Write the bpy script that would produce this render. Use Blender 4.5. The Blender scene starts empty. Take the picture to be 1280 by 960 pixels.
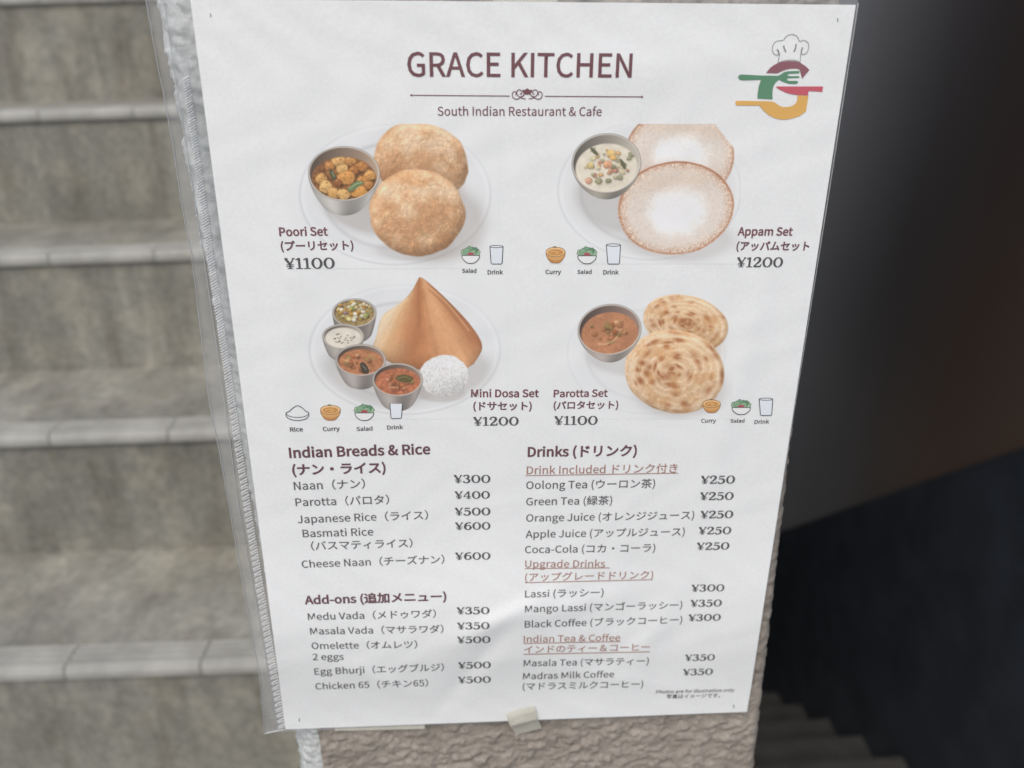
import bpy, bmesh, math, random, os
import numpy as np
from mathutils import Vector, Matrix, geometry

C = bpy.context.scene.collection
SC = bpy.context.scene
R = math.radians

# ------------------------------------------------------------------ camera
F_PX = 1050.49                                   # focal length in photo pixels (1280 wide)
YAW, PITCH, ROLL = 0.04451, 0.40669, -0.03146
SHEET_TILT = -0.03616                            # the sheet hangs about 2 degrees out of true
ZC = 1.181                                       # height of the sheet's centre above the street
CAM = np.array([-0.01706, -0.28967, 0.14278 + ZC])
_f = np.array([math.sin(YAW) * math.cos(PITCH), math.cos(YAW) * math.cos(PITCH), -math.sin(PITCH)])
_r = np.cross(_f, [0, 0, 1]); _r /= np.linalg.norm(_r)
_u = np.cross(_r, _f)
RIGHT = math.cos(ROLL) * _r + math.sin(ROLL) * _u
UP = -math.sin(ROLL) * _r + math.cos(ROLL) * _u
FWD = _f
cam_d = bpy.data.cameras.new('camera')
cam = bpy.data.objects.new('camera', cam_d); C.objects.link(cam)
cam.matrix_world = Matrix(((RIGHT[0], UP[0], -FWD[0], CAM[0]), (RIGHT[1], UP[1], -FWD[1], CAM[1]),
                           (RIGHT[2], UP[2], -FWD[2], CAM[2]), (0, 0, 0, 1)))
cam_d.sensor_width = 36; cam_d.sensor_fit = 'HORIZONTAL'
cam_d.lens = F_PX / 1280 * 36
cam_d.clip_start = 0.01; cam_d.clip_end = 5000
cam_d.dof.use_dof = True
cam_d.dof.focus_distance = 0.302
cam_d.dof.aperture_fstop = 9.5
SC.camera = cam

# ------------------------------------------------------------------ light
SUN_EL, SUN_AZ = R(52), R(200)                    # azimuth of the sun measured from +Y clockwise
w = bpy.data.worlds.new('World'); SC.world = w; w.use_nodes = True
nt = w.node_tree
sky = nt.nodes.new('ShaderNodeTexSky'); sky.sky_type = 'NISHITA'; sky.sun_disc = False
sky.sun_elevation = SUN_EL; sky.sun_rotation = SUN_AZ
sky.air_density = 1.0; sky.dust_density = 3.0; sky.ozone_density = 0.8
bg = nt.nodes['Background']; bg.inputs['Strength'].default_value = 0.13
nt.links.new(sky.outputs[0], bg.inputs['Color'])
sun_d = bpy.data.lights.new('sun', 'SUN'); sun_d.energy = 1.2; sun_d.angle = R(30); sun_d.color = (1, 0.965, 0.915)
sun = bpy.data.objects.new('sun', sun_d); C.objects.link(sun)
sd = Vector((math.sin(SUN_AZ) * math.cos(SUN_EL), math.cos(SUN_AZ) * math.cos(SUN_EL), math.sin(SUN_EL)))
sun.rotation_euler = sd.to_track_quat('Z', 'Y').to_euler(); sun.location = (0, -3, 6)
SC.view_settings.view_transform = 'Standard'; SC.view_settings.look = 'None'
SC.view_settings.gamma = 1; SC.view_settings.use_curve_mapping = False
SC.view_settings.exposure = 0.27

# ------------------------------------------------------------------ helpers
def lin(c):
    c = np.asarray(c, float) / 255
    return np.where(c <= .04045, c / 12.92, ((c + .055) / 1.055) ** 2.4)

def plane_y(px, py, y=0.0):
    """Point of the plane at depth y that the photograph shows at this pixel (how the layout was measured)."""
    d = FWD[None] * F_PX + RIGHT[None] * (np.atleast_1d(px)[:, None] - 640) - UP[None] * (np.atleast_1d(py)[:, None] - 480)
    t = (y - CAM[1]) / d[:, 1]
    return CAM[None] + d * t[:, None]

CT, ST = math.cos(SHEET_TILT), math.sin(SHEET_TILT)
def S(p):
    """photo measurement -> sheet coordinates (u right, v up, metres from the sheet's centre)"""
    p = np.atleast_2d(np.asarray(p, float))
    q = plane_y(p[:, 0], p[:, 1])
    x, z = q[:, 0], q[:, 2] - ZC
    return np.c_[x * CT + z * ST, -x * ST + z * CT]

PW, PH = 0.210, 0.297
def relief(u, v):
    """how far the sheet stands off its plane: a slack belly, curled foot, soft creases"""
    u = np.asarray(u); v = np.asarray(v)
    t = (v + PH / 2) / PH                                     # 0 foot .. 1 head
    h = .0030 * np.sin(np.pi * np.clip(t, 0, 1)) ** 1.4 * (1 - .25 * (u / .105) ** 2) + .0006
    h = h + .0011 * np.exp(-((t - .2) / .10) ** 2) * np.cos(u * 52 + .5)
    h = h + .0006 * np.cos(u * 36 - 1) * np.exp(-(t / .06) ** 2)
    h = h + .0042 * np.exp(-((t - .17) / .12) ** 2) * (1 - .55 * sm(-.01, .09, u)) * sm(-.02, .13, t)
    def crease(u0, v0, ang, L, wd, a):
        c, s = math.cos(ang), math.sin(ang)
        p = (u - u0) * c + (v - v0) * s; q = -(u - u0) * s + (v - v0) * c
        return 1.35 * a * np.exp(-(p / L) ** 2) * np.exp(-(q / wd) ** 2)
    h = h + crease(-.012, -.094, .55, .030, .0050, .00075)
    h = h + crease(-.020, -.116, .95, .026, .0045, -.00055)
    h = h + crease(.012, -.088, .25, .034, .0060, .00060)
    h = h + crease(-.062, -.122, -.5, .022, .0055, .00045)
    h = h + crease(.058, -.100, 1.15, .028, .0060, .00045)
    h = h + crease(.040, -.126, -.25, .030, .0050, .00040)
    h = h + crease(.080, .010, 1.4, .050, .0070, .00035)
    h = h + crease(.030, .128, .1, .050, .0080, .00035)
    h = h + crease(-.086, .030, 1.5, .060, .0080, .00030)
    h = h + .00010 * np.sin(u * 260 + 3 * np.sin(v * 90)) * np.sin(v * 210 + 2 * np.sin(u * 70))
    return h

def link(o, parent=None):
    C.objects.link(o)
    if parent is not None: o.parent = parent
    return o

def tag(o, label=None, cat=None, group=None, kind=None):
    if label: o['label'] = label
    if cat: o['category'] = cat
    if group: o['group'] = group
    if kind: o['kind'] = kind
    return o

def empty(name, loc, label, cat, group=None, rot=(0, 0, 0)):
    o = bpy.data.objects.new(name, None); C.objects.link(o)
    o.location = loc; o.rotation_euler = rot; o.empty_display_size = .05
    return tag(o, label, cat, group)

def mesh_obj(name, verts, faces, mat, parent=None, smooth=False, cols=None):
    me = bpy.data.meshes.new(name)
    verts = np.asarray(verts, np.float32); faces = np.asarray(faces, np.int32)
    nf, k = faces.shape
    me.vertices.add(len(verts)); me.vertices.foreach_set('co', verts.ravel())
    me.loops.add(nf * k); me.loops.foreach_set('vertex_index', faces.ravel())
    me.polygons.add(nf); me.polygons.foreach_set('loop_start', np.arange(0, nf * k, k, dtype=np.int32))
    me.polygons.foreach_set('use_smooth', np.full(nf, smooth))
    me.update(calc_edges=True); me.validate()
    if cols is not None:
        a = me.color_attributes.new('Col', 'FLOAT_COLOR', 'POINT')
        a.data.foreach_set('color', np.c_[cols, np.ones(len(cols))].astype(np.float32).ravel())
    me.materials.append(mat)
    return link(bpy.data.objects.new(name, me), parent)

def grid_faces(nu, nv):
    i = np.arange(nu - 1)[None] + nu * np.arange(nv - 1)[:, None]
    i = i.ravel()
    return np.c_[i, i + 1, i + 1 + nu, i + nu]

def bm_obj(name, bm, mat, parent=None, smooth=False):
    me = bpy.data.meshes.new(name); bm.normal_update(); bm.to_mesh(me); bm.free()
    for p in me.polygons: p.use_smooth = smooth
    me.materials.append(mat)
    return link(bpy.data.objects.new(name, me), parent)

def bm_box(bm, x0, x1, y0, y1, z0, z1, bev=0):
    r = bmesh.ops.create_cube(bm, size=1, matrix=Matrix.Translation(((x0 + x1) / 2, (y0 + y1) / 2, (z0 + z1) / 2)) @ Matrix.Diagonal((x1 - x0, y1 - y0, z1 - z0, 1)))
    if bev:
        es = {e for v in r['verts'] for e in v.link_edges}
        bmesh.ops.bevel(bm, geom=list(es), offset=bev, segments=2, affect='EDGES')

_lat = {}
def vnoise(x, y, seed):
    if seed not in _lat: _lat[seed] = np.random.RandomState(seed).rand(256, 256)
    g = _lat[seed]
    xi = np.floor(x).astype(int); yi = np.floor(y).astype(int)
    fx = x - xi; fy = y - yi
    fx = fx * fx * fx * (fx * (fx * 6 - 15) + 10); fy = fy * fy * fy * (fy * (fy * 6 - 15) + 10)
    a = g[yi & 255, xi & 255]; b = g[yi & 255, (xi + 1) & 255]
    c = g[(yi + 1) & 255, xi & 255]; d = g[(yi + 1) & 255, (xi + 1) & 255]
    return (a + (b - a) * fx) + ((c + (d - c) * fx) - (a + (b - a) * fx)) * fy
def fbm(x, y, seed, oct=4, gain=.5):
    s = 0; a = 1; n = 0
    for k in range(oct):
        s = s + a * vnoise(x * 2 ** k + 17.3 * k, y * 2 ** k + 9.1 * k, seed + k); n += a; a *= gain
    return s / n
def sm(a, b, x):
    t = np.clip((x - a) / (b - a), 0, 1); return t * t * (3 - 2 * t)

# ------------------------------------------------------------------ materials
def mat(name):
    m = bpy.data.materials.new(name); m.use_nodes = True
    n = m.node_tree.nodes; b = n['Principled BSDF']
    return m, m.node_tree, n, b, m.node_tree.links.new

def noise(n, L, scale, detail=4, rough=.5, coord=None, stretch=None, kind='Object'):
    tc = n.new('ShaderNodeTexCoord'); mp = n.new('ShaderNodeMapping'); t = n.new('ShaderNodeTexNoise')
    L(tc.outputs[kind], mp.inputs[0])
    if stretch: mp.inputs['Scale'].default_value = stretch
    L(mp.outputs[0], t.inputs['Vector'])
    t.inputs['Scale'].default_value = scale; t.inputs['Detail'].default_value = detail; t.inputs['Roughness'].default_value = rough
    return t
def ramp(n, L, src, stops):
    r = n.new('ShaderNodeValToRGB'); e = r.color_ramp.elements
    e[0].position, e[0].color = stops[0][0], (*stops[0][1], 1)
    e[1].position, e[1].color = stops[-1][0], (*stops[-1][1], 1)
    for p, c in stops[1:-1]:
        k = e.new(p); k.color = (*c, 1)
    L(src, r.inputs[0]); return r
def mixc(n, L, a, b, f, mode='MIX'):
    m = n.new('ShaderNodeMix'); m.data_type = 'RGBA'; m.blend_type = mode
    for s, v in ((m.inputs[0], f), (m.inputs[6], a), (m.inputs[7], b)):
        if hasattr(v, 'is_linked'): L(v, s)
        else: s.default_value = v if not isinstance(v, tuple) else (*v, 1)
    return m.outputs[2]
def bump(n, L, h, strength, dist, prev=None):
    b = n.new('ShaderNodeBump'); b.inputs['Strength'].default_value = strength; b.inputs['Distance'].default_value = dist
    L(h, b.inputs['Height'])
    if prev: L(prev, b.inputs['Normal'])
    return b.outputs[0]

PAPER_T = np.array([224., 225., 227.])            # how the bare paper shows in the photograph
PAPER_A = np.array((.795, .81, .795))                                    # and what it really is
VEIL = -0.012                                      # milky haze of the clear pocket, put into the print colours
def print_col(rgb):
    a = PAPER_A * (lin(rgb) - VEIL) / (lin(PAPER_T) - VEIL)
    return np.clip(a, .012, .85)

def print_material(name, col=None, attr=False):
    """paper or ink seen through the pocket's clear front: same sheen and same fine wrinkling everywhere"""
    m, t, n, b, L = mat(name)
    if attr:
        a = n.new('ShaderNodeAttribute'); a.attribute_name = 'Col'; L(a.outputs['Color'], b.inputs['Base Color'])
    else:
        g = noise(n, L, 900, 3, .6)
        c = np.asarray(col)
        r = ramp(n, L, g.outputs[0], [(.3, tuple(c * .97)), (.7, tuple(np.clip(c * 1.03, 0, 1)))])
        L(r.outputs[0], b.inputs['Base Color'])
    b.inputs['Roughness'].default_value = .62
    b.inputs['Specular IOR Level'].default_value = .25
    b.inputs['Coat Weight'].default_value = .75
    b.inputs['Coat Roughness'].default_value = .2
    b.inputs['Coat IOR'].default_value = 1.45
    w1 = noise(n, L, 42, 3, .55); w2 = noise(n, L, 230, 2, .5)
    nb = bump(n, L, w1.outputs[0], .22, .004)
    nb = bump(n, L, w2.outputs[0], .04, .0007, nb)
    L(nb, b.inputs['Coat Normal'])
    nb2 = bump(n, L, w1.outputs[0], .10, .004)
    L(nb2, b.inputs['Normal'])
    return m
M_PAPER = print_material('white_paper', PAPER_A)
M_PRINT = print_material('colour_print', attr=True)

def stucco(name, c0, c1, c2, rough=.72):
    m, t, n, b, L = mat(name)
    g = noise(n, L, 24, 5, .6); f = noise(n, L, 420, 4, .65)
    r = ramp(n, L, g.outputs[0], [(.3, c0), (.55, c1), (.75, c2)])
    k = ramp(n, L, f.outputs[0], [(.3, (.82, .82, .82)), (.7, (1.12, 1.12, 1.12))])
    L(mixc(n, L, r.outputs[0], k.outputs[0], 1.0, 'MULTIPLY'), b.inputs['Base Color'])
    b.inputs['Roughness'].default_value = rough; b.inputs['Specular IOR Level'].default_value = .45
    L(bump(n, L, f.outputs[0], .5, .0012), b.inputs['Normal'])
    return m
M_STUCCO = stucco('taupe_stucco', (.255, .222, .185), (.32, .282, .238), (.38, .34, .29), .5)
M_BEAD = stucco('grey_stucco', (.46, .48, .465), (.55, .57, .55), (.66, .67, .645), .4)  # grey of its own, painted paler for the open sky it faces

def concrete(name, toplight=1.0, drips=1.0):
    m, t, n, b, L = mat(name)
    g = noise(n, L, 5.5, 6, .62); s = noise(n, L, 11, 5, .65, stretch=(1.5, .6, .40)); f = noise(n, L, 90, 4, .7)
    drip = noise(n, L, 26, 4, .6, stretch=(1.0, .5, .10)); pch = noise(n, L, 17, 3, .5)
    r = ramp(n, L, g.outputs[0], [(.30, tuple(toplight * v for v in (.176, .174, .150))), (.5, tuple(toplight * v for v in (.214, .211, .184))), (.72, tuple(toplight * v for v in (.265, .262, .232)))])
    k = ramp(n, L, s.outputs[0], [(.34, (.74, .73, .70)), (.5, (.98, .98, .97)), (.68, (1.2, 1.2, 1.18))])
    d = ramp(n, L, drip.outputs[0], [(.34, tuple(1 - drips * v for v in (.20, .22, .25))), (.45, (1, 1, 1)), (.60, (1, 1, 1)), (.72, tuple(1 + drips * v for v in (.28, .28, .27)))])
    q = ramp(n, L, f.outputs[0], [(.35, (.82, .82, .82)), (.65, (1.15, 1.15, 1.15))])
    pp = ramp(n, L, pch.outputs[0], [(.5, (1, 1, 1)), (.66, (1.22, 1.2, 1.15))])
    c = mixc(n, L, r.outputs[0], k.outputs[0], 1.0, 'MULTIPLY')
    for x in (d, q, pp): c = mixc(n, L, c, x.outputs[0], 1.0, 'MULTIPLY')
    L(c, b.inputs['Base Color']); b.inputs['Roughness'].default_value = .85
    L(bump(n, L, f.outputs[0], .4, .003), b.inputs['Normal'])
    return m
M_CONC = concrete('stained_concrete')
M_TREAD = concrete('toplit_concrete', 1.18, .2)
def plain(name, c, rough=.6, var=.12, scale=30, spec=.5, stretch=None, bumpd=.001):
    m, t, n, b, L = mat(name)
    g = noise(n, L, scale, 5, .6, stretch=stretch); c = np.asarray(c)
    r = ramp(n, L, g.outputs[0], [(.3, tuple(c * (1 - var))), (.7, tuple(np.clip(c * (1 + var), 0, 1)))])
    L(r.outputs[0], b.inputs['Base Color']); b.inputs['Roughness'].default_value = rough
    b.inputs['Specular IOR Level'].default_value = spec
    if bumpd: L(bump(n, L, g.outputs[0], .3, bumpd), b.inputs['Normal'])
    return m
M_NOSE = plain('pale_tile', (.335, .335, .305), .6, .26, 14)
M_GROUND = plain('street_asphalt', (.16, .157, .15), .85, .2, 40, bumpd=.004)
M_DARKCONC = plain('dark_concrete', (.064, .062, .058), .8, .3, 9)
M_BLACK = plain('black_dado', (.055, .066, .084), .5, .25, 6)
def tape_material():
    m, t, n, b, L = mat('cream_tape')
    g = noise(n, L, 120, 4, .6); r = ramp(n, L, g.outputs[0], [(.3, (.62, .60, .50)), (.7, (.74, .72, .62))]); L(r.outputs[0], b.inputs['Base Color'])
    b.inputs['Roughness'].default_value = .3; L(bump(n, L, g.outputs[0], .35, .0012), b.inputs['Normal'])
    tr = n.new('ShaderNodeBsdfTransparent'); mx = n.new('ShaderNodeMixShader'); mx.inputs[0].default_value = .74
    L(tr.outputs[0], mx.inputs[1]); L(b.outputs[0], mx.inputs[2]); L(mx.outputs[0], n['Material Output'].inputs['Surface'])
    return m
M_TAPE = tape_material()

def passage_lit_gradient():
    m, t, n, b, L = mat('passage_lit_gradient')
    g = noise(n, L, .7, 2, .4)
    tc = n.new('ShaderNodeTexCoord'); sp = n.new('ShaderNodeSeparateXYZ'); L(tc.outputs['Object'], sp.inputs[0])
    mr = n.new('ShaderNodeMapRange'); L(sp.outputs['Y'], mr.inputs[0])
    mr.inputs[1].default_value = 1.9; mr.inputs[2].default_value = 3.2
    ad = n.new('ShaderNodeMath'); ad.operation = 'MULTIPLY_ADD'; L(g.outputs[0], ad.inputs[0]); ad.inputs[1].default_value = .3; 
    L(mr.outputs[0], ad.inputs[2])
    r = ramp(n, L, ad.outputs[0], [(.05, (.17, .105, .072)), (.5, (.21, .19, .175)), (1.0, (.40, .42, .44))])  # brown to grey, paler inward: light on the deep end put into colour
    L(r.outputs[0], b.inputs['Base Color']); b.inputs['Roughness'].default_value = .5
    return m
M_PASS = passage_lit_gradient()

def film_material(name, haze, tint=.93, rough=.12, streak=False):
    m, t, n, b, L = mat(name)
    n.remove(b); out = n['Material Output']
    tr = n.new('ShaderNodeBsdfTransparent'); tr.inputs[0].default_value = (tint, tint, tint, 1)
    gl = n.new('ShaderNodeBsdfGlossy'); gl.inputs['Roughness'].default_value = rough; gl.inputs[0].default_value = (.9, .9, .9, 1)
    df = n.new('ShaderNodeBsdfDiffuse'); df.inputs[0].default_value = (.8, .82, .83, 1)
    w1 = noise(n, L, 60, 3, .5); nb = bump(n, L, w1.outputs[0], .25, .003)
    L(nb, gl.inputs['Normal'])
    fr = n.new('ShaderNodeFresnel'); fr.inputs[0].default_value = 1.3; L(nb, fr.inputs['Normal'])
    m1 = n.new('ShaderNodeMixShader'); m1.inputs[0].default_value = haze; L(tr.outputs[0], m1.inputs[1]); L(df.outputs[0], m1.inputs[2])
    m2 = n.new('ShaderNodeMixShader'); L(fr.outputs[0], m2.inputs[0]); L(m1.outputs[0], m2.inputs[1]); L(gl.outputs[0], m2.inputs[2])
    L(m2.outputs[0], out.inputs['Surface'])
    return m
M_FILM = film_material('clear_film', .18, .95, .3)
M_WELD = film_material('welded_film', .48, .85, .3)
M_EDGE = film_material('film_edge', .42, .85, .25)

# ------------------------------------------------------------------ setting: street, dividing wall, stairs, passage
WY = 0.0045                                               # wall face stands this far behind the sheet's plane
XL = plane_y([405], [960], WY)[0, 0]
XR = plane_y([944], [960], WY)[0, 0]
BEAD = 0.0135
STAIR_YAW = R(-2.295)
RISE, GOING, FIRST = .177, .2252, .736                    # FIRST: distance from camera to the nosing 0.6235 below the eye
N_UP, N_DOWN = 8, 3

PX0, PX1 = XR + .004, 1.40                                # passage between dividing wall and far side
bm = bmesh.new()
xs = [-400, PX0, PX1, 400]; ys = [-400, -.05, 6.0, 400]
vv = {}
for i, x in enumerate(xs):
    for j, y in enumerate(ys): vv[i, j] = bm.verts.new((x, y, 0))
for i in range(3):
    for j in range(3):
        if (i, j) != (1, 1): bm.faces.new((vv[i, j], vv[i + 1, j], vv[i + 1, j + 1], vv[i, j + 1]))
tag(bm_obj('street_ground', bm, M_GROUND), kind='structure')

# stucco wall end: finely modelled front with returns
def stucco_relief(a, b, seed, k=1.0):
    wx = a * 200 + 1.1 * fbm(a * 120, b * 120, seed + 30, 3); wz = b * 310 + 1.1 * fbm(a * 120 + 40, b * 120, seed + 33, 3)
    n1 = fbm(wx, wz, seed, 4, .6)
    n2 = fbm(wx * 1.7 + 5, wz * 1.5, seed + 11, 4, .6)
    flakes = sm(.45, .52, n1) * .0006 + sm(.55, .60, n1) * .0004 + sm(.64, .68, n1) * .0004 + sm(.56, .62, n2) * .0005
    grit = fbm(a * 700, b * 700, seed + 41, 2)
    return k * (flakes + .0009 * (n2 - .5) + .00028 * (grit - .5) + .0007 * (fbm(a * 18, b * 18, seed + 21, 2) - .5))
H_WALL = 2.5
Z_ROWS = np.r_[np.arange(0, .6, .004), np.arange(.6, .95, .0018), np.arange(.95, 1.40, .0010), np.arange(1.40, 1.8, .0018), np.arange(1.8, H_WALL, .004), [H_WALL]]
def wall_front():
    # profile runs across the face and round the right arris; s = distance along it
    wdt = XR - XL; ret = .03
    na = 230; nr = 24
    s = np.r_[np.linspace(0, wdt - .004, na), wdt - .004 + np.linspace(0, math.pi / 2, 7)[1:] * .004, wdt - .004 + .00628 + np.linspace(0, ret, nr)[1:]]
    px, py, nx, ny = [], [], [], []
    for q in s:
        if q <= wdt - .004 + 1e-9: px.append(XL + q); py.append(WY); nx.append(0); ny.append(-1)
        elif q <= wdt - .004 + .00628 + 1e-9:
            a = (q - (wdt - .004)) / .004
            px.append(XR - .004 + .004 * math.sin(a)); py.append(WY + .004 - .004 * math.cos(a)); nx.append(math.sin(a)); ny.append(-math.cos(a))
        else:
            px.append(XR); py.append(WY + .004 + q - (wdt - .004 + .00628)); nx.append(1); ny.append(0)
    z = Z_ROWS
    px, py, nx, ny = map(np.array, (px, py, nx, ny))
    SS, ZZ = np.meshgrid(s, z)
    h = .88 * stucco_relief(SS, ZZ, 5) * (1 - .55 * sm(wdt - .006, wdt, SS))
    V = np.c_[(px[None] + nx[None] * h).ravel(), (py[None] + ny[None] * h).ravel(), ZZ.ravel()]
    return V, grid_faces(len(s), len(z))
wall = empty('dividing_wall', ((XL + XR) / 2, WY, 0), 'end of the taupe rough stucco wall that the white menu is taped to', 'wall')
def wl(V): V = np.array(V, float); V[:, 0] -= (XL + XR) / 2; V[:, 1] -= WY; return V
V, Fc = wall_front()
mesh_obj('stucco_face', wl(V), Fc, M_STUCCO, wall, True)
# rounded pale corner strip on the left arris
def corner():
    n = 26; z = Z_ROWS
    a = np.linspace(0, 1, n)
    ang = a * math.pi / 2
    px = XL - BEAD * 1.0 * np.sin(ang); py = WY + BEAD * 1.3 * (1 - np.cos(ang)) + .0004
    prog = np.r_[np.sin(ang), [1] * 10]
    px = np.r_[px, [XL - BEAD] * 10]; py = np.r_[py, py[-1] + np.linspace(0, .04, 11)[1:]]
    nx = np.r_[-np.sin(ang), [-1] * 10]; ny = np.r_[-np.cos(ang), [0] * 10]
    s = np.r_[0, np.cumsum(np.hypot(np.diff(px), np.diff(py)))]
    SS, ZZ = np.meshgrid(s, z)
    h = stucco_relief(SS * 1.2 + 3, ZZ * .8, 71, .85)
    widen = np.clip((ZZ - 1.03) / .3, 0, 1) * .0045 * prog[None]                # the strip is a little wider higher up
    V = np.c_[(px[None] + nx[None] * h - widen).ravel(), (py[None] + ny[None] * h).ravel(), ZZ.ravel()]
    f = grid_faces(len(s), len(z))[:, ::-1]
    return V, f
V, Fc = corner()
mesh_obj('corner_strip', wl(V), Fc, M_BEAD, wall, True)['label'] = 'pale grey rounded stucco corner strip'
bm = bmesh.new(); bm_box(bm, XL - BEAD + .002, XR - .002, WY + .016, 6.0, 0, H_WALL - .002)
bmesh.ops.translate(bm, verts=bm.verts, vec=(-(XL + XR) / 2, -WY, 0))
bm_obj('wall_body', bm, M_STUCCO, wall)

# stairs climbing away on the left
def stair_pt(a, d): return (CAM[0] + math.cos(STAIR_YAW) * a - math.sin(STAIR_YAW) * d, CAM[1] + math.sin(STAIR_YAW) * a + math.cos(STAIR_YAW) * d)
z_ref = CAM[2] - .6235 - .018
stairs = empty('concrete_staircase', (*stair_pt(-.9, FIRST), 0), 'stained grey concrete stairs with pale nosing tiles, climbing left of the white menu', 'stairs', rot=(0, 0, STAIR_YAW))
# local frame: x along the step, y up the flight from the reference nosing, z up
XS0, XS1 = -.9, .9 - .075
bm = bmesh.new()
prof = []
lo = -N_DOWN
for k in range(lo, N_UP + 1):
    y = k * GOING; zt = z_ref + k * RISE
    prof += [(y, zt - RISE if k > lo else 0), (y, zt)]
prof += [(N_UP * GOING + 1.5, z_ref + N_UP * RISE), (N_UP * GOING + 1.5, 0)]
prof = [(y + .004, z) for y, z in prof]
nseg = 24
rows = [[bm.verts.new((XS0 + (XS1 - XS0) * i / nseg, y, z)) for i in range(nseg + 1)] for y, z in prof]
for a, b_ in zip(rows, rows[1:] + rows[:1]):
    for i in range(nseg):
        bm.faces.new((a[i], a[i + 1], b_[i + 1], b_[i]))
bm.faces.new([r[0] for r in rows][::-1]); bm.faces.new([r[-1] for r in rows])
bmesh.ops.recalc_face_normals(bm, faces=bm.faces)
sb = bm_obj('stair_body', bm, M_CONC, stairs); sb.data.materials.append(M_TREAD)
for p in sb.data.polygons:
    if p.normal.z > .7: p.material_index = 1                        # treads paler than the risers: the extra light they catch, put into colour
# nosing tiles: two grooves on top, rounded lip in front
TL, TD = .150, .037
def tile_mesh():
    p = [(.014, -.0145), (0, -.0145), (-.0030, -.012), (-.0038, -.004), (-.0015, .0025), (.003, .004)]
    for g in (.011, .021, .031): p += [(g - .003, .004), (g - .002, .0015), (g + .002, .0015), (g + .003, .004)]
    p += [(TD - .002, .004), (TD, .0005)]
    bm = bmesh.new()
    a = [bm.verts.new((.0008, y, z)) for y, z in p]; b = [bm.verts.new((TL - .0008, y, z)) for y, z in p]
    for i in range(len(p) - 1): bm.faces.new((a[i], b[i], b[i + 1], a[i + 1]))
    c = [bm.verts.new((.0012, TD, -.002)), bm.verts.new((.0012, .016, -.002))]; d = [bm.verts.new((TL - .0012, TD, -.002)), bm.verts.new((TL - .0012, .016, -.002))]
    bm.faces.new(a + c); bm.faces.new((b + d)[::-1])
    me = bpy.data.meshes.new('nosing_tile'); bmesh.ops.recalc_face_normals(bm, faces=bm.faces); bm.to_mesh(me); bm.free(); me.materials.append(M_NOSE); return me
tm = tile_mesh()
for k in range(lo, N_UP + 1):
    off = .052 if k % 2 else -.015
    for i in range(8):
        x = XS1 - (i + 1) * TL + off + .04
        if x < XS0: continue
        o = bpy.data.objects.new('nosing_tile', tm); link(o, stairs)
        o.location = (x, k * GOING, z_ref + k * RISE)

# dark passage with steps down on the right
def sub_grid_wall(name, pts, m, parent=None):
    bm = bmesh.new(); bm.faces.new([bm.verts.new(p) for p in pts]); return bm_obj(name, bm, m, parent)
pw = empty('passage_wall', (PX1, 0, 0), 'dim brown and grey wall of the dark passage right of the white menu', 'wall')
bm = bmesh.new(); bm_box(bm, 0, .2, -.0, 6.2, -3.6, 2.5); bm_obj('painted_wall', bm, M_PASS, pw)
def on_wall(px, py):
    d = FWD * F_PX + RIGHT * (px - 640) - UP * (py - 480); t = (PX1 - .012 - CAM[0]) / d[0]; return CAM + d * t
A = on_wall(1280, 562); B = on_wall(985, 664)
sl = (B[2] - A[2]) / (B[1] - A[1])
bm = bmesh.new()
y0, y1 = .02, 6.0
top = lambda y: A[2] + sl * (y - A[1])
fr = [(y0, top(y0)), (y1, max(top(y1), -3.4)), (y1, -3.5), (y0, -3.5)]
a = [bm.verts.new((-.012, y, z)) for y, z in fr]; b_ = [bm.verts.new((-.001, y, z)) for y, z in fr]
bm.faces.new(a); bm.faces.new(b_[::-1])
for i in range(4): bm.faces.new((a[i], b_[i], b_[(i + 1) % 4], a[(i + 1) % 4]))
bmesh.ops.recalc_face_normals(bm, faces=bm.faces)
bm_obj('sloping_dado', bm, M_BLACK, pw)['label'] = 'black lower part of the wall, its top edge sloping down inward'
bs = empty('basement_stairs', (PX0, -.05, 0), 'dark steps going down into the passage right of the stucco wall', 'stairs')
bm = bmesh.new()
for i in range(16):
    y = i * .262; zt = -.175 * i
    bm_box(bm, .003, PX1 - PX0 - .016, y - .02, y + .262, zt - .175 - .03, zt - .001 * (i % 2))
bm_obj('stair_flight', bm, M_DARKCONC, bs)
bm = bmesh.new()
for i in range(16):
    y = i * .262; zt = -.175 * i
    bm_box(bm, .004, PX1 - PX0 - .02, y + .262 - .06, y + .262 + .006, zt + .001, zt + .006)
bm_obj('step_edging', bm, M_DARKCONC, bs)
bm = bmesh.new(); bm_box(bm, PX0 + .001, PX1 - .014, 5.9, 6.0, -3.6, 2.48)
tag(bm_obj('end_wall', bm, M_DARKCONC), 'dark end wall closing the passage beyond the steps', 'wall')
bm = bmesh.new(); bm_box(bm, XL - .005, PX1 + .2, .03, 1.5, 2.505, 2.7)
tag(bm_obj('shading_ceiling', bm, M_DARKCONC), kind='structure')  # unseen slab, added and cut short so the near passage wall darkens

# ------------------------------------------------------------------ the menu
menu = empty('menu_sheet', (0, 0, ZC), 'white printed menu sheet with four dish pictures, taped to the stucco wall end', 'menu', rot=(0, -SHEET_TILT, 0))
EYE = np.array([CAM[0] * CT + (CAM[2] - ZC) * ST, -CAM[0] * ST + (CAM[2] - ZC) * CT])
def place(uv, off):
    # the measurements were read off a sheet that bulges: carry them from its mean plane onto the bulging surface
    h = relief(uv[:, 0], uv[:, 1]) + off
    k = (h / -CAM[1])[:, None]
    q = uv + (EYE - uv) * k
    return np.c_[q[:, 0], -h, q[:, 1]]

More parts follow.
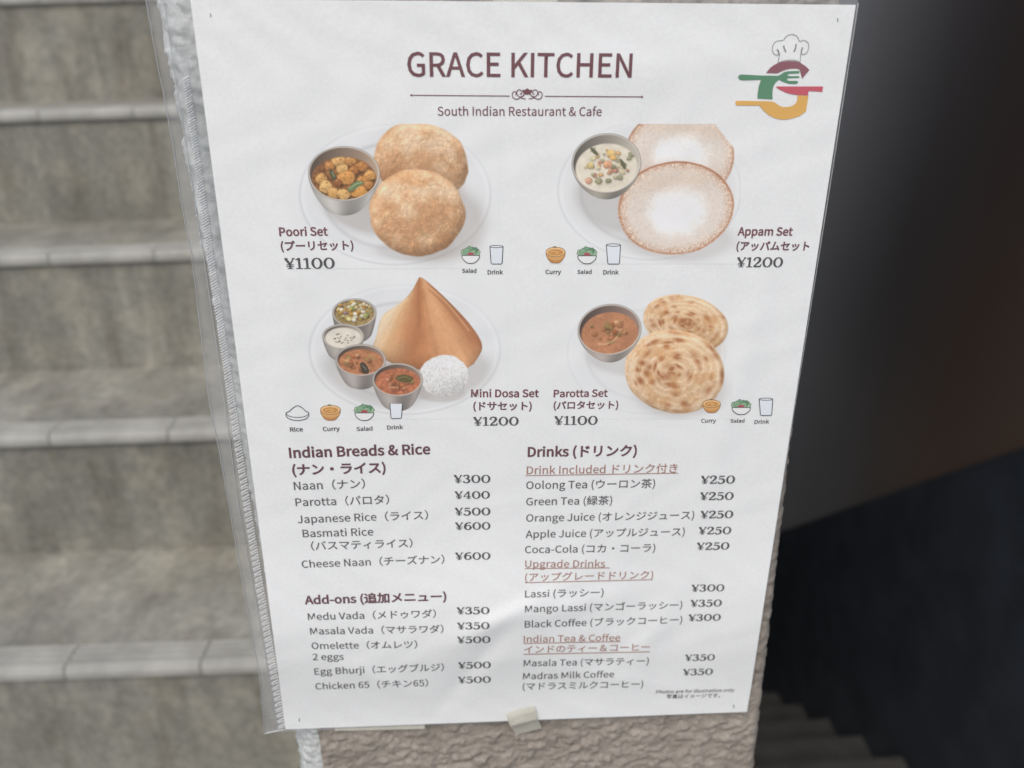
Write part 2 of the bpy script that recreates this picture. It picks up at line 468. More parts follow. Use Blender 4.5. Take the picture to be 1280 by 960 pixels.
def split_long(V, T, K, lim=.0022):
    """cut triangles until they follow the paper's waves"""
    for _ in range(14):
        P = V[T]; e = np.stack([np.linalg.norm(P[:, (i + 1) % 3] - P[:, i], axis=1) for i in range(3)], 1)
        m = e.max(1); bad = np.where(m > lim)[0]
        if not len(bad): break
        k = e[bad].argmax(1); r = np.arange(len(bad)); t = T[bad]
        i, j, o = t[r, k], t[r, (k + 1) % 3], t[r, (k + 2) % 3]
        nv = (V[i] + V[j]) / 2; ni = len(V) + r
        V = np.r_[V, nv]; K = np.r_[K, K[i]]
        T = np.r_[np.delete(T, bad, 0), np.c_[i, ni, o], np.c_[ni, j, o]]
    return V, T, K

class Ink:
    """flat printed shapes measured in photo pixels, laid on the sheet as one mesh"""
    def __init__(s): s.V = []; s.T = []; s.K = []; s.O = []; s.n = 0; s.layer = 0
    def tris(s, uv, t, col, sheet=False):
        uv = np.asarray(uv, float)
        if not sheet: uv = S(uv)
        s.V.append(uv); s.T.append(np.asarray(t, int) + s.n); s.K.append(np.c_[np.tile(print_col(col), (len(uv), 1)), np.full(len(uv), s.layer)]); s.n += len(uv)
        s.layer += 1
    def poly(s, pts, col):
        t = geometry.tessellate_polygon([[Vector((*p, 0)) for p in pts]]); s.tris(pts, t, col)
    def stroke(s, pts, wd, col, closed=False):
        p = np.asarray(pts, float)
        if closed: p = np.r_[p, p[:1]]
        wd = np.broadcast_to(np.asarray(wd, float), (len(p),)) if not closed else np.full(len(p), wd)
        tg = np.gradient(p, axis=0)
        if closed: tg[0] = tg[-1] = p[1] - p[-2]
        tg /= np.linalg.norm(tg, axis=1)[:, None] + 1e-9
        nn = np.c_[-tg[:, 1], tg[:, 0]] * wd[:, None] / 2
        V = np.r_[p + nn, p - nn]; k = len(p); i = np.arange(k - 1)
        s.tris(V, np.r_[np.c_[i, i + 1, i + k], np.c_[i + 1, i + 1 + k, i + k]], col)
    def build(s, name, off=.00015, label=None):
        V = np.concatenate(s.V); T = np.concatenate(s.T); K = np.concatenate(s.K)
        V, T, K = split_long(V, T, K)
        a = V[T]; cr = (a[:, 1, 0] - a[:, 0, 0]) * (a[:, 2, 1] - a[:, 0, 1]) - (a[:, 1, 1] - a[:, 0, 1]) * (a[:, 2, 0] - a[:, 0, 0])
        T[cr < 0] = T[cr < 0][:, ::-1]                       # every face looks out of the sheet
        o = mesh_obj(name, place(V, off + K[:, 3] * 4e-6), T, M_PRINT, menu, True, K[:, :3])
        if label: o['label'] = label
        return o

def curve(pts, n=8, closed=False):
    p = np.asarray(pts, float); m = len(p); out = []
    for i in range(m if closed else m - 1):
        g = (lambda k: p[k % m]) if closed else (lambda k: p[min(max(k, 0), m - 1)])
        a, b, c, d = g(i - 1), g(i), g(i + 1), g(i + 2)
        for t in np.arange(n) / n:
            out.append(.5 * (2 * b + (c - a) * t + (2 * a - 5 * b + 4 * c - d) * t * t + (3 * b - a - 3 * c + d) * t ** 3))
    if not closed: out.append(p[-1])
    return np.array(out)
def ell(cx, cy, rx, ry, n=28, a0=0, a1=360, rot=0):
    a = np.radians(np.linspace(a0, a1, n, endpoint=(a1 - a0) % 360 != 0)); c, s = math.cos(rot), math.sin(rot)
    x, y = rx * np.cos(a), ry * np.sin(a)
    return np.c_[cx + x * c - y * s, cy + x * s + y * c]

# paper
nu, nv = 141, 199
U, VV = np.meshgrid(np.linspace(-PW / 2, PW / 2, nu), np.linspace(-PH / 2, PH / 2, nv))
pv = place(np.c_[U.ravel(), VV.ravel()], 0)
paper = mesh_obj('paper', pv, grid_faces(nu, nv), M_PAPER, menu, True)
md = paper.modifiers.new('thickness', 'SOLIDIFY'); md.thickness = .0002; md.offset = -1; md.use_rim = False

# --- lettering
font = None
try:
    font = bpy.data.fonts.load(os.path.join(bpy.utils.system_resource('DATAFILES'), 'fonts', 'Noto Sans CJK Regular.woff2'))
except Exception:
    font = None
_tc = {}
def glyphs(txt, bold, space=1.0):
    k = (txt, bold, space)
    if k in _tc: return _tc[k]
    cu = bpy.data.curves.new('lettering', 'FONT'); cu.body = txt; cu.resolution_u = 3; cu.offset = bold; cu.fill_mode = 'FRONT'
    cu.space_character = space
    if font: cu.font = font
    ob = bpy.data.objects.new('lettering', cu); C.objects.link(ob)
    dg = bpy.context.evaluated_depsgraph_get(); me = bpy.data.meshes.new_from_object(ob.evaluated_get(dg))
    me.calc_loop_triangles()
    v = np.empty(len(me.vertices) * 3, np.float32); me.vertices.foreach_get('co', v)
    t = np.empty(len(me.loop_triangles) * 3, np.int32); me.loop_triangles.foreach_get('vertices', t)
    bpy.data.objects.remove(ob); bpy.data.curves.remove(cu); bpy.data.meshes.remove(me)
    _tc[k] = (v.reshape(-1, 3)[:, :2].astype(float), t.reshape(-1, 3)); return _tc[k]
def lay(ink, v, t, x0, y0, x1, y1, col, sy=1.0, slant=0.0):
    """fit drawn letters between two measured baseline points"""
    p0, p1 = S((x0, y0))[0], S((x1, y1))[0]
    lo, hi = v[:, 0].min(), v[:, 0].max(); sc = np.linalg.norm(p1 - p0) / (hi - lo); ex = (p1 - p0) / np.linalg.norm(p1 - p0)
    ey = np.array([-ex[1], ex[0]]) * .5 + np.array([0, 1]) * .5
    uv = p0 + (v[:, :1] - lo + slant * v[:, 1:]) * sc * ex + v[:, 1:] * sc * sy * ey
    ink.tris(uv, t, col, sheet=True)

MAROON, GREY, TAN, BLK = (114, 72, 80), (88, 88, 90), (158, 120, 110), (76, 76, 78)
def write(name, txt, x0, y0, x1, y1, col, bold=0.0, sy=1.0, rule=None, slant=0, space=1.0):
    k = Ink(); v, t = glyphs(txt, bold, space); lay(k, v, t, x0, y0, x1, y1, col, sy, slant)
    if rule: k.stroke(np.linspace(rule[:2], rule[2:], 60), 1.0, col)
    return k.build(name)

# wide roman numerals drawn stroke by stroke (height 1)
def vstroke(pts, n=7):
    c = curve(np.array([p[:2] for p in pts]), n); wd = np.interp(np.linspace(0, len(pts) - 1, len(c)), np.arange(len(pts)), [p[2] * 1.12 + .022 for p in pts])
    tg = np.gradient(c, axis=0); tg /= np.linalg.norm(tg, axis=1)[:, None] + 1e-9
    nn = np.c_[-tg[:, 1], tg[:, 0]] * wd[:, None] / 2; k = len(c); i = np.arange(k - 1)
    return np.r_[c + nn, c - nn], np.r_[np.c_[i, i + 1, i + k], np.c_[i + 1, i + 1 + k, i + k]]
def box2(x0, x1, y0, y1): return np.array([(x0, y0), (x1, y0), (x1, y1), (x0, y1)], float), np.array([(0, 1, 2), (0, 2, 3)])
def ring2(cx, cy, ox, oy, ix, iy):
    a = ell(cx, cy, ox, oy, 32); b = ell(cx, cy, ix, iy, 32); i = np.arange(32); j = (i + 1) % 32
    return np.r_[a, b], np.r_[np.c_[i, j, i + 32], np.c_[j, j + 32, i + 32]]
GL = {
 '¥': (.80, [vstroke([(.08, .97, .17), (.40, .44, .16)]), vstroke([(.72, .97, .07), (.43, .44, .08)]), box2(.33, .49, .04, .48), box2(.20, .62, 0, .06), box2(0, .26, .94, 1), box2(.58, .82, .94, 1), box2(.12, .70, .35, .42), box2(.12, .70, .19, .26)]),
 '0': (.90, [ring2(.45, .5, .44, .515, .235, .425)]),
 '1': (.56, [box2(.20, .38, .04, 1), box2(.02, .56, 0, .07), vstroke([(.02, .84, .06), (.12, .87, .07), (.24, .97, .08)])]),
 '2': (.76, [vstroke([(.10, .70, .17), (.09, .82, .11), (.20, .95, .08), (.40, .97, .09), (.56, .86, .17), (.57, .68, .18), (.44, .48, .13), (.24, .26, .09), (.08, .08, .07)]), box2(.05, .70, 0, .14), vstroke([(.66, .10, .09), (.71, .30, .05)])]),
 '3': (.74, [vstroke([(.09, .78, .14), (.16, .92, .09), (.34, .97, .07), (.52, .88, .15), (.53, .70, .16), (.42, .56, .09), (.26, .53, .06)]), vstroke([(.28, .53, .06), (.46, .50, .10), (.60, .36, .17), (.58, .16, .17), (.42, .04, .09), (.24, .03, .08), (.10, .12, .11), (.07, .24, .14)])]),
 '4': (.82, [box2(.46, .63, .04, 1), box2(.02, .80, .25, .32), vstroke([(.05, .30, .06), (.28, .64, .07), (.52, .98, .08)]), box2(.32, .78, 0, .06)]),
 '5': (.74, [box2(.14, .62, .86, 1), box2(.12, .18, .50, .98), vstroke([(.14, .54, .06), (.28, .61, .09), (.46, .59, .12), (.60, .44, .17), (.60, .22, .17), (.46, .06, .10), (.26, .02, .08), (.10, .10, .12), (.06, .22, .14)])]),
 '6': (.82, [ring2(.43, .31, .39, .335, .18, .24), vstroke([(.14, .30, .17), (.13, .50, .17), (.24, .78, .15), (.42, .93, .10), (.62, .97, .09), (.70, .88, .12)])]),
}
def price(txt, x0, y0, x1, y1, name='price_text', sy=.88):
    k = Ink(); x = 0; vs, ts, n = [], [], 0
    for ch in txt:
        wd, parts = GL[ch]
        for v, t in parts:
            vs.append((np.asarray(v) + (x, 0), t))
        x += wd + .055
    lo = min(v[:, 0].min() for v, t in vs); hi = max(v[:, 0].max() for v, t in vs)
    p0, p1 = S((x0, y0))[0], S((x1, y1))[0]; sc = np.linalg.norm(p1 - p0) / (hi - lo); ex = (p1 - p0) / np.linalg.norm(p1 - p0)
    for v, t in vs:
        k.tris(p0 + (v[:, :1] - lo) * sc * ex + v[:, 1:] * sc * sy * np.array([0, 1.]), t, BLK, sheet=True)
    return k.build(name)

write('title_text', 'GRACE KITCHEN', 509.5, 95.3, 789.4, 96.6, (104, 64, 72), .004)
write('tagline_text', 'South Indian Restaurant & Cafe', 547, 144.4, 751.9, 144.8, MAROON, .002)
k = Ink()
k.stroke(np.linspace((513, 119), (637, 120), 60), 1.1, MAROON); k.stroke(np.linspace((681, 120.3), (803, 121), 60), 1.1, MAROON)
k.poly(ell(514, 119, 1.3, 1.3, 12), MAROON); k.poly(ell(802.5, 121, 1.3, 1.3, 12), MAROON)
k.build('title_rule')
k = Ink()
for sg in (-1, 1):
    cx = 659
    def fl(pts, wd=1.1): k.stroke(curve([(cx + sg * a, b) for a, b in pts], 7), wd, MAROON)
    fl([(2, 123.5), (7, 122.6), (12, 119), (13, 114.6), (10, 112.2), (7, 114), (7.2, 117), (9.4, 117.6)])
    fl([(9, 122.5), (14, 124), (18, 121.5), (18.6, 117), (16, 114.4), (13.6, 116.2), (14.6, 119)])
    fl([(3, 116), (5.5, 120), (10, 121.4)], 1.3)
    k.poly([(cx, 110.3), (cx + sg * 3, 112.4), (cx + sg * 6.4, 112.2), (cx + sg * 5.4, 115.6), (cx + sg * 3, 117.8), (cx, 118.3)], MAROON)
k.build('title_flourish')

# --- the shop's emblem: cook's hat over an arc, fork, knife and ladle
def lg(pts): return [(910 + x / 7.385, 30 + y / 7.385) for x, y in pts]
k = Ink()
LM, LG_, LR, LY = (136, 88, 98), (88, 134, 106), (190, 88, 102), (214, 166, 92)
k.poly(lg(curve([(352, 452), (400, 396), (465, 360), (560, 342), (650, 352), (710, 385), (752, 424)], 6).tolist() + [(684, 505), (670, 450)] + curve([(664, 425), (640, 412), (580, 412), (520, 426), (455, 455)], 5).tolist()), LM)
k.poly(lg(curve([(92, 492), (105, 470), (135, 466)], 5).tolist() + [(300, 475), (462, 478), (492, 462)] + curve([(510, 448), (560, 436), (655, 434), (658, 446), (650, 455), (570, 458), (552, 468), (560, 480), (650, 482), (652, 496), (560, 500), (546, 512), (562, 524), (640, 526), (644, 540), (630, 552), (560, 550)], 4).tolist() + [(500, 530), (470, 512)] + curve([(440, 540), (418, 580), (410, 640), (412, 694)], 5).tolist() + [(272, 688)] + curve([(274, 640), (286, 570), (306, 514)], 4).tolist() + [(135, 520), (108, 514)]), LG_)
k.poly(lg([(440, 576), (878, 576), (872, 626), (744, 618), (740, 658)] + curve([(660, 656), (580, 646), (510, 622), (460, 595)], 5).tolist()), LR)
k.poly(lg([(66, 738), (72, 712), (110, 708), (400, 714)] + curve([(440, 728), (480, 756), (530, 766), (590, 756), (632, 722), (640, 690), (640, 658)], 6).tolist() + [(742, 662), (720, 806)] + curve([(660, 850), (560, 878), (470, 878), (390, 848), (330, 800), (290, 752)], 6).tolist() + [(80, 752)]), LY)
HG = (128, 124, 124)
k.stroke(lg(curve([(462, 362), (468, 320), (474, 282), (440, 286), (412, 250), (414, 200), (446, 160), (510, 148), (540, 112), (590, 96), (636, 112), (662, 158), (700, 150), (740, 176), (744, 224), (720, 272), (684, 280), (672, 262)], 6)), .75, HG)
k.stroke(lg(curve([(672, 280), (668, 320), (668, 356)], 5)), .75, HG)
k.stroke(lg(curve([(462, 360), (510, 342), (570, 332), (630, 338), (668, 356)], 5)), .75, HG)
k.stroke(lg(curve([(514, 196), (522, 230), (536, 258)], 5)), [.6] + [1.6] * 9 + [.6], HG)
k.stroke(lg(curve([(628, 182), (624, 222), (608, 254)], 5)), [.6] + [1.6] * 9 + [.6], HG)
k.stroke(lg(curve([(452, 232), (466, 252), (474, 284)], 5)), 1.5, HG); k.stroke(lg(curve([(690, 216), (680, 240), (676, 270)], 5)), 1.5, HG)
k.build('emblem', label='emblem of a cook hat over a fork, a knife and a ladle')

# --- names and prices of the four sets
for a in (('Poori Set', 349.3, 295, 410, 294.3), ('(プーリセット)', 351.3, 312.6, 442, 311.6), ('Appam Set', 921.6, 294.1, 990.4, 294.3), ('(アッパムセット', 920.2, 312.2, 1011.3, 312.4),
          ('Mini Dosa Set', 588.8, 496.4, 673.6, 496.2), ('(ドサセット)', 591.6, 512.2, 664.6, 511.8), ('Parotta Set', 691.9, 496.4, 759.5, 495.7), ('(パロタセット)', 691.9, 511, 772.6, 510.2)):
    write('set_name_text', *a, MAROON if ord(a[0][-1]) < 128 and a[0][0] != '(' else (104, 70, 78), .010)
for a in (('¥1100', 356.3, 336.2, 418.8, 335.5), ('¥1200', 920.2, 333.9, 978, 333.9), ('¥1200', 591.6, 532.2, 648.2, 531.8), ('¥1100', 692.7, 531.2, 746.8, 530.8)): price(*a)
# --- lists
for a in (('Indian Breads & Rice', 361.8, 572.2, 538, 567.3), ('(ナン・ライス)', 365.8, 593.2, 482.3, 590.2), ('Drinks (ドリンク)', 659.5, 570.8, 795.8, 569.1), ('Add-ons (追加メニュー)', 381, 755.2, 558, 750.3)):
    write('heading_text', *a, (98, 66, 74), .011)
for a in (('Naan（ナン）', 367.7, 612.5, 456.5, 609.6), ('Parotta（パロタ）', 369.8, 632.7, 486.5, 629.3), ('Japanese Rice（ライス）', 372.1, 654, 535.2, 648.4), ('Basmati Rice', 378.7, 671.6, 466.8, 669.2),
          ('（バスマティライス）', 389.2, 687.2, 515.8, 683.3), ('Cheese Naan（チーズナン）', 377.5, 709.8, 555.6, 703.4),
          ('Medu Vada（メドゥワダ）', 385.2, 775.2, 545, 771.2), ('Masala Vada（マサラワダ）', 388, 793.2, 554.4, 790.3), ('Omelette（オムレツ）', 389.7, 811.4, 521.6, 809.6), ('2 eggs', 391, 825.2, 429.8, 824.7),
          ('Egg Bhurji（エッグブルジ）', 393.4, 843.4, 555, 838), ('Chicken 65（チキン65）', 394.6, 861.9, 535.2, 857.4),
          ('Oolong Tea (ウーロン茶)', 657.6, 611.3, 818.6, 609), ('Green Tea (緑茶)', 657.6, 631.7, 765, 630), ('Orange Juice (オレンジジュース)', 657.6, 652.1, 867.3, 648.3), ('Apple Juice (アップルジュース)', 656.9, 672.3, 855.6, 669),
          ('Coca-Cola (コカ・コーラ)', 656, 691.5, 818.8, 689.2), ('Lassi (ラッシー)', 656.2, 746.8, 754.2, 744.7), ('Mango Lassi (マンゴーラッシー)', 656.2, 765.5, 852.5, 760.2), ('Black Coffee (ブラックコーヒー)', 655.8, 784.5, 852.5, 778.7),
          ('Masala Tea (マサラティー)', 654.5, 833, 810.7, 830), ('Madras Milk Coffee', 653.8, 849.2, 767.5, 846.5), ('(マドラスミルクコーヒー)', 653.2, 862, 803.7, 858.8)):
    write('item_text', *a, GREY, .003)
for a, r in ((('Drink Included ドリンク付き', 658.3, 592.8, 846.7, 590), (657, 594.6, 847.5, 591.4)), (('Upgrade Drinks', 656.3, 709.4, 756.2, 709), (656, 710.7, 762, 709.9)), (('(アップグレードドリンク)', 656.2, 726, 816.2, 722.8), (656, 728.4, 815.5, 724.6)),
             (('Indian Tea & Coffee', 654.5, 803, 775, 801), (654.5, 804.4, 775.5, 802)), (('インドのティー＆コーヒー', 655, 816, 812, 812.7), (654.5, 818, 812, 814.8))):
    write('subheading_text', *a, TAN, .003, rule=r)
for a in (('¥300', 567.3, 603.8, 613, 603.6), ('¥400', 568.5, 623.6, 612.3, 623.3), ('¥500', 568.5, 644.4, 613, 644.1), ('¥600', 569, 662.3, 613, 662), ('¥600', 569, 699.8, 613, 699.4),
          ('¥350', 570.8, 767.9, 611.9, 767.5), ('¥350', 571.5, 786.9, 611.9, 786.3), ('¥500', 571.5, 804.2, 613, 803.6), ('¥500', 572.7, 836, 613.5, 835.2), ('¥500', 572.7, 854.1, 613.5, 853.4),
          ('¥250', 875.5, 604.9, 918.2, 604.4), ('¥250', 874.4, 625.2, 916.5, 624.8), ('¥250', 875, 648.1, 916, 647.6), ('¥250', 872.7, 668.1, 913.5, 667.6), ('¥250', 870.4, 687.5, 911.2, 687),
          ('¥300', 863.8, 739.6, 905, 739.1), ('¥350', 862.5, 758.6, 901.8, 758), ('¥300', 860, 776.5, 900.5, 775.8), ('¥350', 855.8, 826.3, 893.2, 825.5), ('¥350', 853.2, 844.3, 890.7, 843.5)): price(*a)
write('note_text', 'Photos are for illustration only', 819.5, 867, 917.5, 864.5, (88, 88, 90), .006, .95, slant=.2)
write('note_text', '写真はイメージです。', 833, 873, 900, 871.4, (88, 88, 90), .006)
for a in (('Salad', 577.5, 340.8, 595.5, 340.8), ('Drink', 609.5, 343, 628.8, 342.6), ('Curry', 681.7, 342.4, 701.3, 342.4), ('Salad', 721.6, 342.2, 739.5, 342), ('Drink', 754, 343, 773.3, 342.8),
          ('Rice', 362.7, 539.6, 378.8, 539), ('Curry', 403.7, 538.9, 424.8, 538.2), ('Salad', 445.8, 538.8, 465.8, 537.8), ('Drink', 484, 537, 504, 536.2), ('Curry', 876.2, 528.2, 894.8, 528.2), ('Salad', 913, 528.3, 930.4, 528), ('Drink', 942.8, 529.8, 961.3, 529.3)):
    write('icon_caption', *a, BLK, .008, .92)
for x, y in ((263, 19), (1047, 25), (374, 900), (917, 883)):
    k = Ink(); k.stroke([(x, y - 2.2), (x + .4, y), (x, y + 2.2)], 1.1, (110, 110, 112)); k.build('crop_mark')

# --- small icons
OUT = (74, 78, 84)
def mapper(x0, y0, x1, y1): return lambda pts: np.c_[x0 + np.asarray(pts)[:, 0] * (x1 - x0), y0 + np.asarray(pts)[:, 1] * (y1 - y0)]
def curry_icon(*b):
    k = Ink(); m = mapper(*b)
    k.poly(m(curve([(.02, .34), (.06, .62), (.26, .94), (.5, 1.0), (.74, .94), (.94, .62), (.98, .34)], 5)), (204, 156, 100))
    k.poly(m(curve([(.10, .72), (.28, .95), (.5, 1.0), (.72, .95), (.90, .72), (.6, .84), (.4, .84)], 5)), (186, 132, 80))
    k.poly(m(ell(.5, .34, .48, .28)), (226, 186, 136)); k.poly(m(ell(.5, .37, .38, .19)), (192, 138, 78))
    k.stroke(m(curve([(.24, .38), (.4, .30), (.6, .33), (.62, .42), (.46, .44)], 6)), .8, (224, 178, 118))
    k.stroke(m(ell(.5, .34, .48, .28)), .8, (150, 108, 70), True)
    k.stroke(m(curve([(.02, .36), (.06, .62), (.26, .94), (.5, 1.0), (.74, .94), (.94, .62), (.98, .36)], 5)), .8, (150, 108, 70))
    k.poly(m(ell(.46, .05, .10, .045, 10)), (92, 104, 72))
    k.build('curry_icon')
def salad_icon(*b):
    k = Ink(); m = mapper(*b)
    for cx, cy, rx, ry, c in ((.16, .36, .17, .20, (150, 178, 148)), (.84, .36, .16, .20, (156, 184, 150)), (.46, .20, .22, .20, (122, 160, 128)), (.72, .22, .17, .16, (96, 136, 106)), (.30, .30, .18, .2, (134, 168, 136)), (.62, .36, .18, .18, (140, 172, 140))):
        a = np.radians(np.arange(0, 360, 15)); rr = 1 + .13 * np.cos(a * 6 + cx * 9)
        p = np.c_[cx + rx * rr * np.cos(a), np.minimum(cy + ry * rr * np.sin(a), .54)]
        k.poly(m(p), c); k.stroke(m(p), .55, (70, 100, 82), True)
        k.stroke(m([(cx - rx * .4, cy), (cx, cy + ry * .3), (cx + rx * .4, cy - ry * .2)]), .6, (96, 132, 102))
    k.poly(m(curve([(.32, .54), (.34, .42), (.42, .36), (.58, .36), (.66, .42), (.68, .54)], 4)), (176, 88, 92))
    k.stroke(m([(.38, .46), (.5, .42), (.62, .47)]), .6, (128, 66, 70))
    p = m(np.r_[[(.02, .54), (.98, .54)], curve([(.98, .54), (.93, .74), (.76, .93), (.62, 1.0), (.38, 1.0), (.24, .93), (.07, .74), (.02, .54)], 4)])
    k.poly(p, (226, 226, 226)); k.stroke(p, .95, OUT, True)
    k.build('salad_icon')
def drink_icon(x0, y0, x1, y1, rim=True):
    k = Ink(); m = mapper(x0, y0, x1, y1)
    p = m([(.03, .07), (.97, .07), (.90, .96), (.84, 1), (.18, 1), (.12, .96)])
    k.poly(p, (218, 222, 230)); k.stroke(m([(.03, .05), (.12, .95), (.18, 1), (.84, 1), (.90, .95), (.97, .05)]), 1.05, OUT)
    if rim:
        k.poly(m(ell(.5, .06, .46, .055)), (222, 225, 230)); k.stroke(m(ell(.5, .06, .47, .06)), .9, OUT, True)
    k.build('drink_icon')
def rice_icon(*b):
    k = Ink(); m = mapper(*b)
    k.stroke(m(ell(.5, .64, .49, .35)[3:-0 or None]), .95, OUT, True) if False else k.stroke(m(ell(.5, .62, .49, .36, 30, -12, 192)), .95, OUT)
    k.stroke(m(ell(.5, .52, .47, .26, 30, 0, 180)), .8, OUT)
    k.stroke(m(curve([(.02, .58), (.03, .46), (.14, .40), (.30, .18), (.5, .02), (.70, .16), (.86, .38), (.97, .46), (.98, .58)], 6)), .95, OUT)
    k.build('rice_icon')
curry_icon(682, 307.7, 707, 328.8); curry_icon(400, 505.4, 426, 525.4); curry_icon(878, 498.8, 901, 516)
salad_icon(576.8, 308, 600, 329); salad_icon(721.6, 308.5, 746, 329.4); salad_icon(443, 505.4, 467.7, 525.4); salad_icon(914.4, 499.5, 938.6, 518)
drink_icon(611.8, 306.8, 629.3, 330); drink_icon(757.4, 304.8, 776.2, 330); drink_icon(486.8, 503.4, 503.5, 523.2, False); drink_icon(948.4, 497.7, 966.5, 519.4)
rice_icon(357, 506.8, 386.5, 526)

# --- the four printed dish pictures, painted point by point on a fine mesh
class Pic:
    def __init__(s, x0, y0, x1, y1, step=.6):
        s.nx = int((x1 - x0) / step); s.ny = int((y1 - y0) / step)
        s.X, s.Y = np.meshgrid(np.linspace(x0, x1, s.nx), np.linspace(y0, y1, s.ny))
        s.img = np.tile(PAPER_T, (s.ny, s.nx, 1)); s.box = (x0, y0, x1, y1)
    def put(s, a, c):
        a = np.clip(a, 0, 1)[..., None]; c = np.asarray(c, float)
        s.img = s.img * (1 - a) + c * a
    def mul(s, a, c):
        a = np.clip(a, 0, 1)[..., None]; s.img = s.img * (1 - a + a * np.asarray(c, float))
    def ell(s, cx, cy, rx, ry, rot=0, edge=1.0, wob=0, seed=0, freq=3):
        c, n = math.cos(rot), math.sin(rot); dx, dy = s.X - cx, s.Y - cy
        x = (dx * c + dy * n) / rx; y = (-dx * n + dy * c) / ry; r = np.hypot(x, y)
        if wob:
            a = np.arctan2(y, x); r = r * (1 + wob * (fbm(np.cos(a) * freq + 7, np.sin(a) * freq + 7, seed, 3) - .5))
        return sm(edge, -edge, (r - 1) * min(rx, ry)), r, x, y
    def poly(s, pts, edge=1.0):
        p = np.asarray(pts, float); d = np.full(s.X.shape, 1e9); ins = np.zeros(s.X.shape, bool)
        for (ax, ay), (bx, by) in zip(p, np.roll(p, -1, 0)):
            ex, ey = bx - ax, by - ay; wx, wy = s.X - ax, s.Y - ay
            t = np.clip((wx * ex + wy * ey) / (ex * ex + ey * ey + 1e-12), 0, 1)
            d = np.minimum(d, np.hypot(wx - ex * t, wy - ey * t))
            if ay != by:
                ins ^= ((ay > s.Y) != (by > s.Y)) & (s.X < (bx - ax) * (s.Y - ay) / (by - ay) + ax)
        sd = np.where(ins, d, -d); return sm(-edge, edge, sd), sd
    def line(s, pts, wd, col, al=1.0, soft=.6):
        p = curve(pts, 6); d = np.full(s.X.shape, 1e9)
        for (ax, ay), (bx, by) in zip(p[:-1], p[1:]):
            ex, ey = bx - ax, by - ay; wx, wy = s.X - ax, s.Y - ay
            t = np.clip((wx * ex + wy * ey) / (ex * ex + ey * ey + 1e-12), 0, 1); d = np.minimum(d, np.hypot(wx - ex * t, wy - ey * t))
        s.put(sm(wd / 2 + soft, wd / 2 - soft, d) * al, col)
    def plate(s, cx, cy, rx, ry, rot=0, k=1.0, well=.74):
        m, r, x, y = s.ell(cx, cy, rx, ry, rot)
        s.put(m * .30 * k, (212, 213, 217))
        s.put(np.exp(-((r - .985) / .012) ** 2) * .45 * k * sm(-1.1, .2, y - x * .3), (196, 197, 201))
        s.put(np.exp(-((r - .95) / .02) ** 2) * .35 * k, (236, 237, 239))
        m2, r2, x2, y2 = s.ell(cx, cy + ry * .02, rx * well, ry * well, rot, 2)
        s.put(m2 * .35 * k, (206, 206, 209))
        s.put(np.exp(-((r2 - 1) / .035) ** 2) * .55 * k * sm(.9, -.6, x2 + y2 * .2), (188, 188, 192))
        s.put(np.exp(-((r2 - .93) / .06) ** 2) * .30 * k * sm(-.2, .9, x2 + y2), (236, 236, 238))
    def shade(s, cx, cy, rx, ry, k, rot=0, col=(150, 140, 134), soft=14):
        m, r, x, y = s.ell(cx, cy, rx, ry, rot); s.put(np.exp(-np.maximum(r - .72, 0) ** 2 / .045) * k, col)
    def bowl(s, cx, cy, rx, ry, dep, steel=(190, 186, 182), inner=(124, 106, 92), rot=0, foot=.72, lev=.20):
        for t in np.linspace(1, 0, 18):                                    # body from foot to rim
            q = 1 - (1 - foot) * t ** 1.5
            m, r, x, y = s.ell(cx, cy + dep * t, rx * q, ry * q, rot * (1 - t), .8)
            g = .92 + .14 * np.exp(-((x + .35) / .26) ** 2) - .16 * np.exp(-((x - .25) / .34) ** 2) + .08 * np.exp(-((x - .75) / .14) ** 2) - .12 * sm(.75, 1.0, np.abs(x)) - .12 * t ** 3
            s.put(m, np.asarray(steel) * g[..., None])
        m, r, x, y = s.ell(cx, cy, rx, ry, rot, .7)
        s.put(m, (206, 200, 194))                                          # rim
        mi, ri, xi, yi = s.ell(cx, cy + .3, rx - 1.3, ry - 1.2, rot, .7)
        s.put(mi, np.asarray(inner) * (.92 + .35 * xi + .25 * np.maximum(yi, 0))[..., None])
        mc, rc, xc, yc = s.ell(cx, cy + ry * lev * .6, rx * .90, ry * (1 - lev * .7), rot, 1.2)
        return mi * mc, xc, yc
    def rimline(s, cx, cy, rx, ry, rot=0):
        m, r, x, y = s.ell(cx, cy, rx, ry, rot)
        s.put(np.exp(-(((r - .975) * min(rx, ry)) / .75) ** 2) * sm(-.9, .6, y) * .9, (214, 206, 198))
        s.put(np.exp(-(((r - 1.0) * min(rx, ry)) / .6) ** 2) * .45, (120, 112, 106))
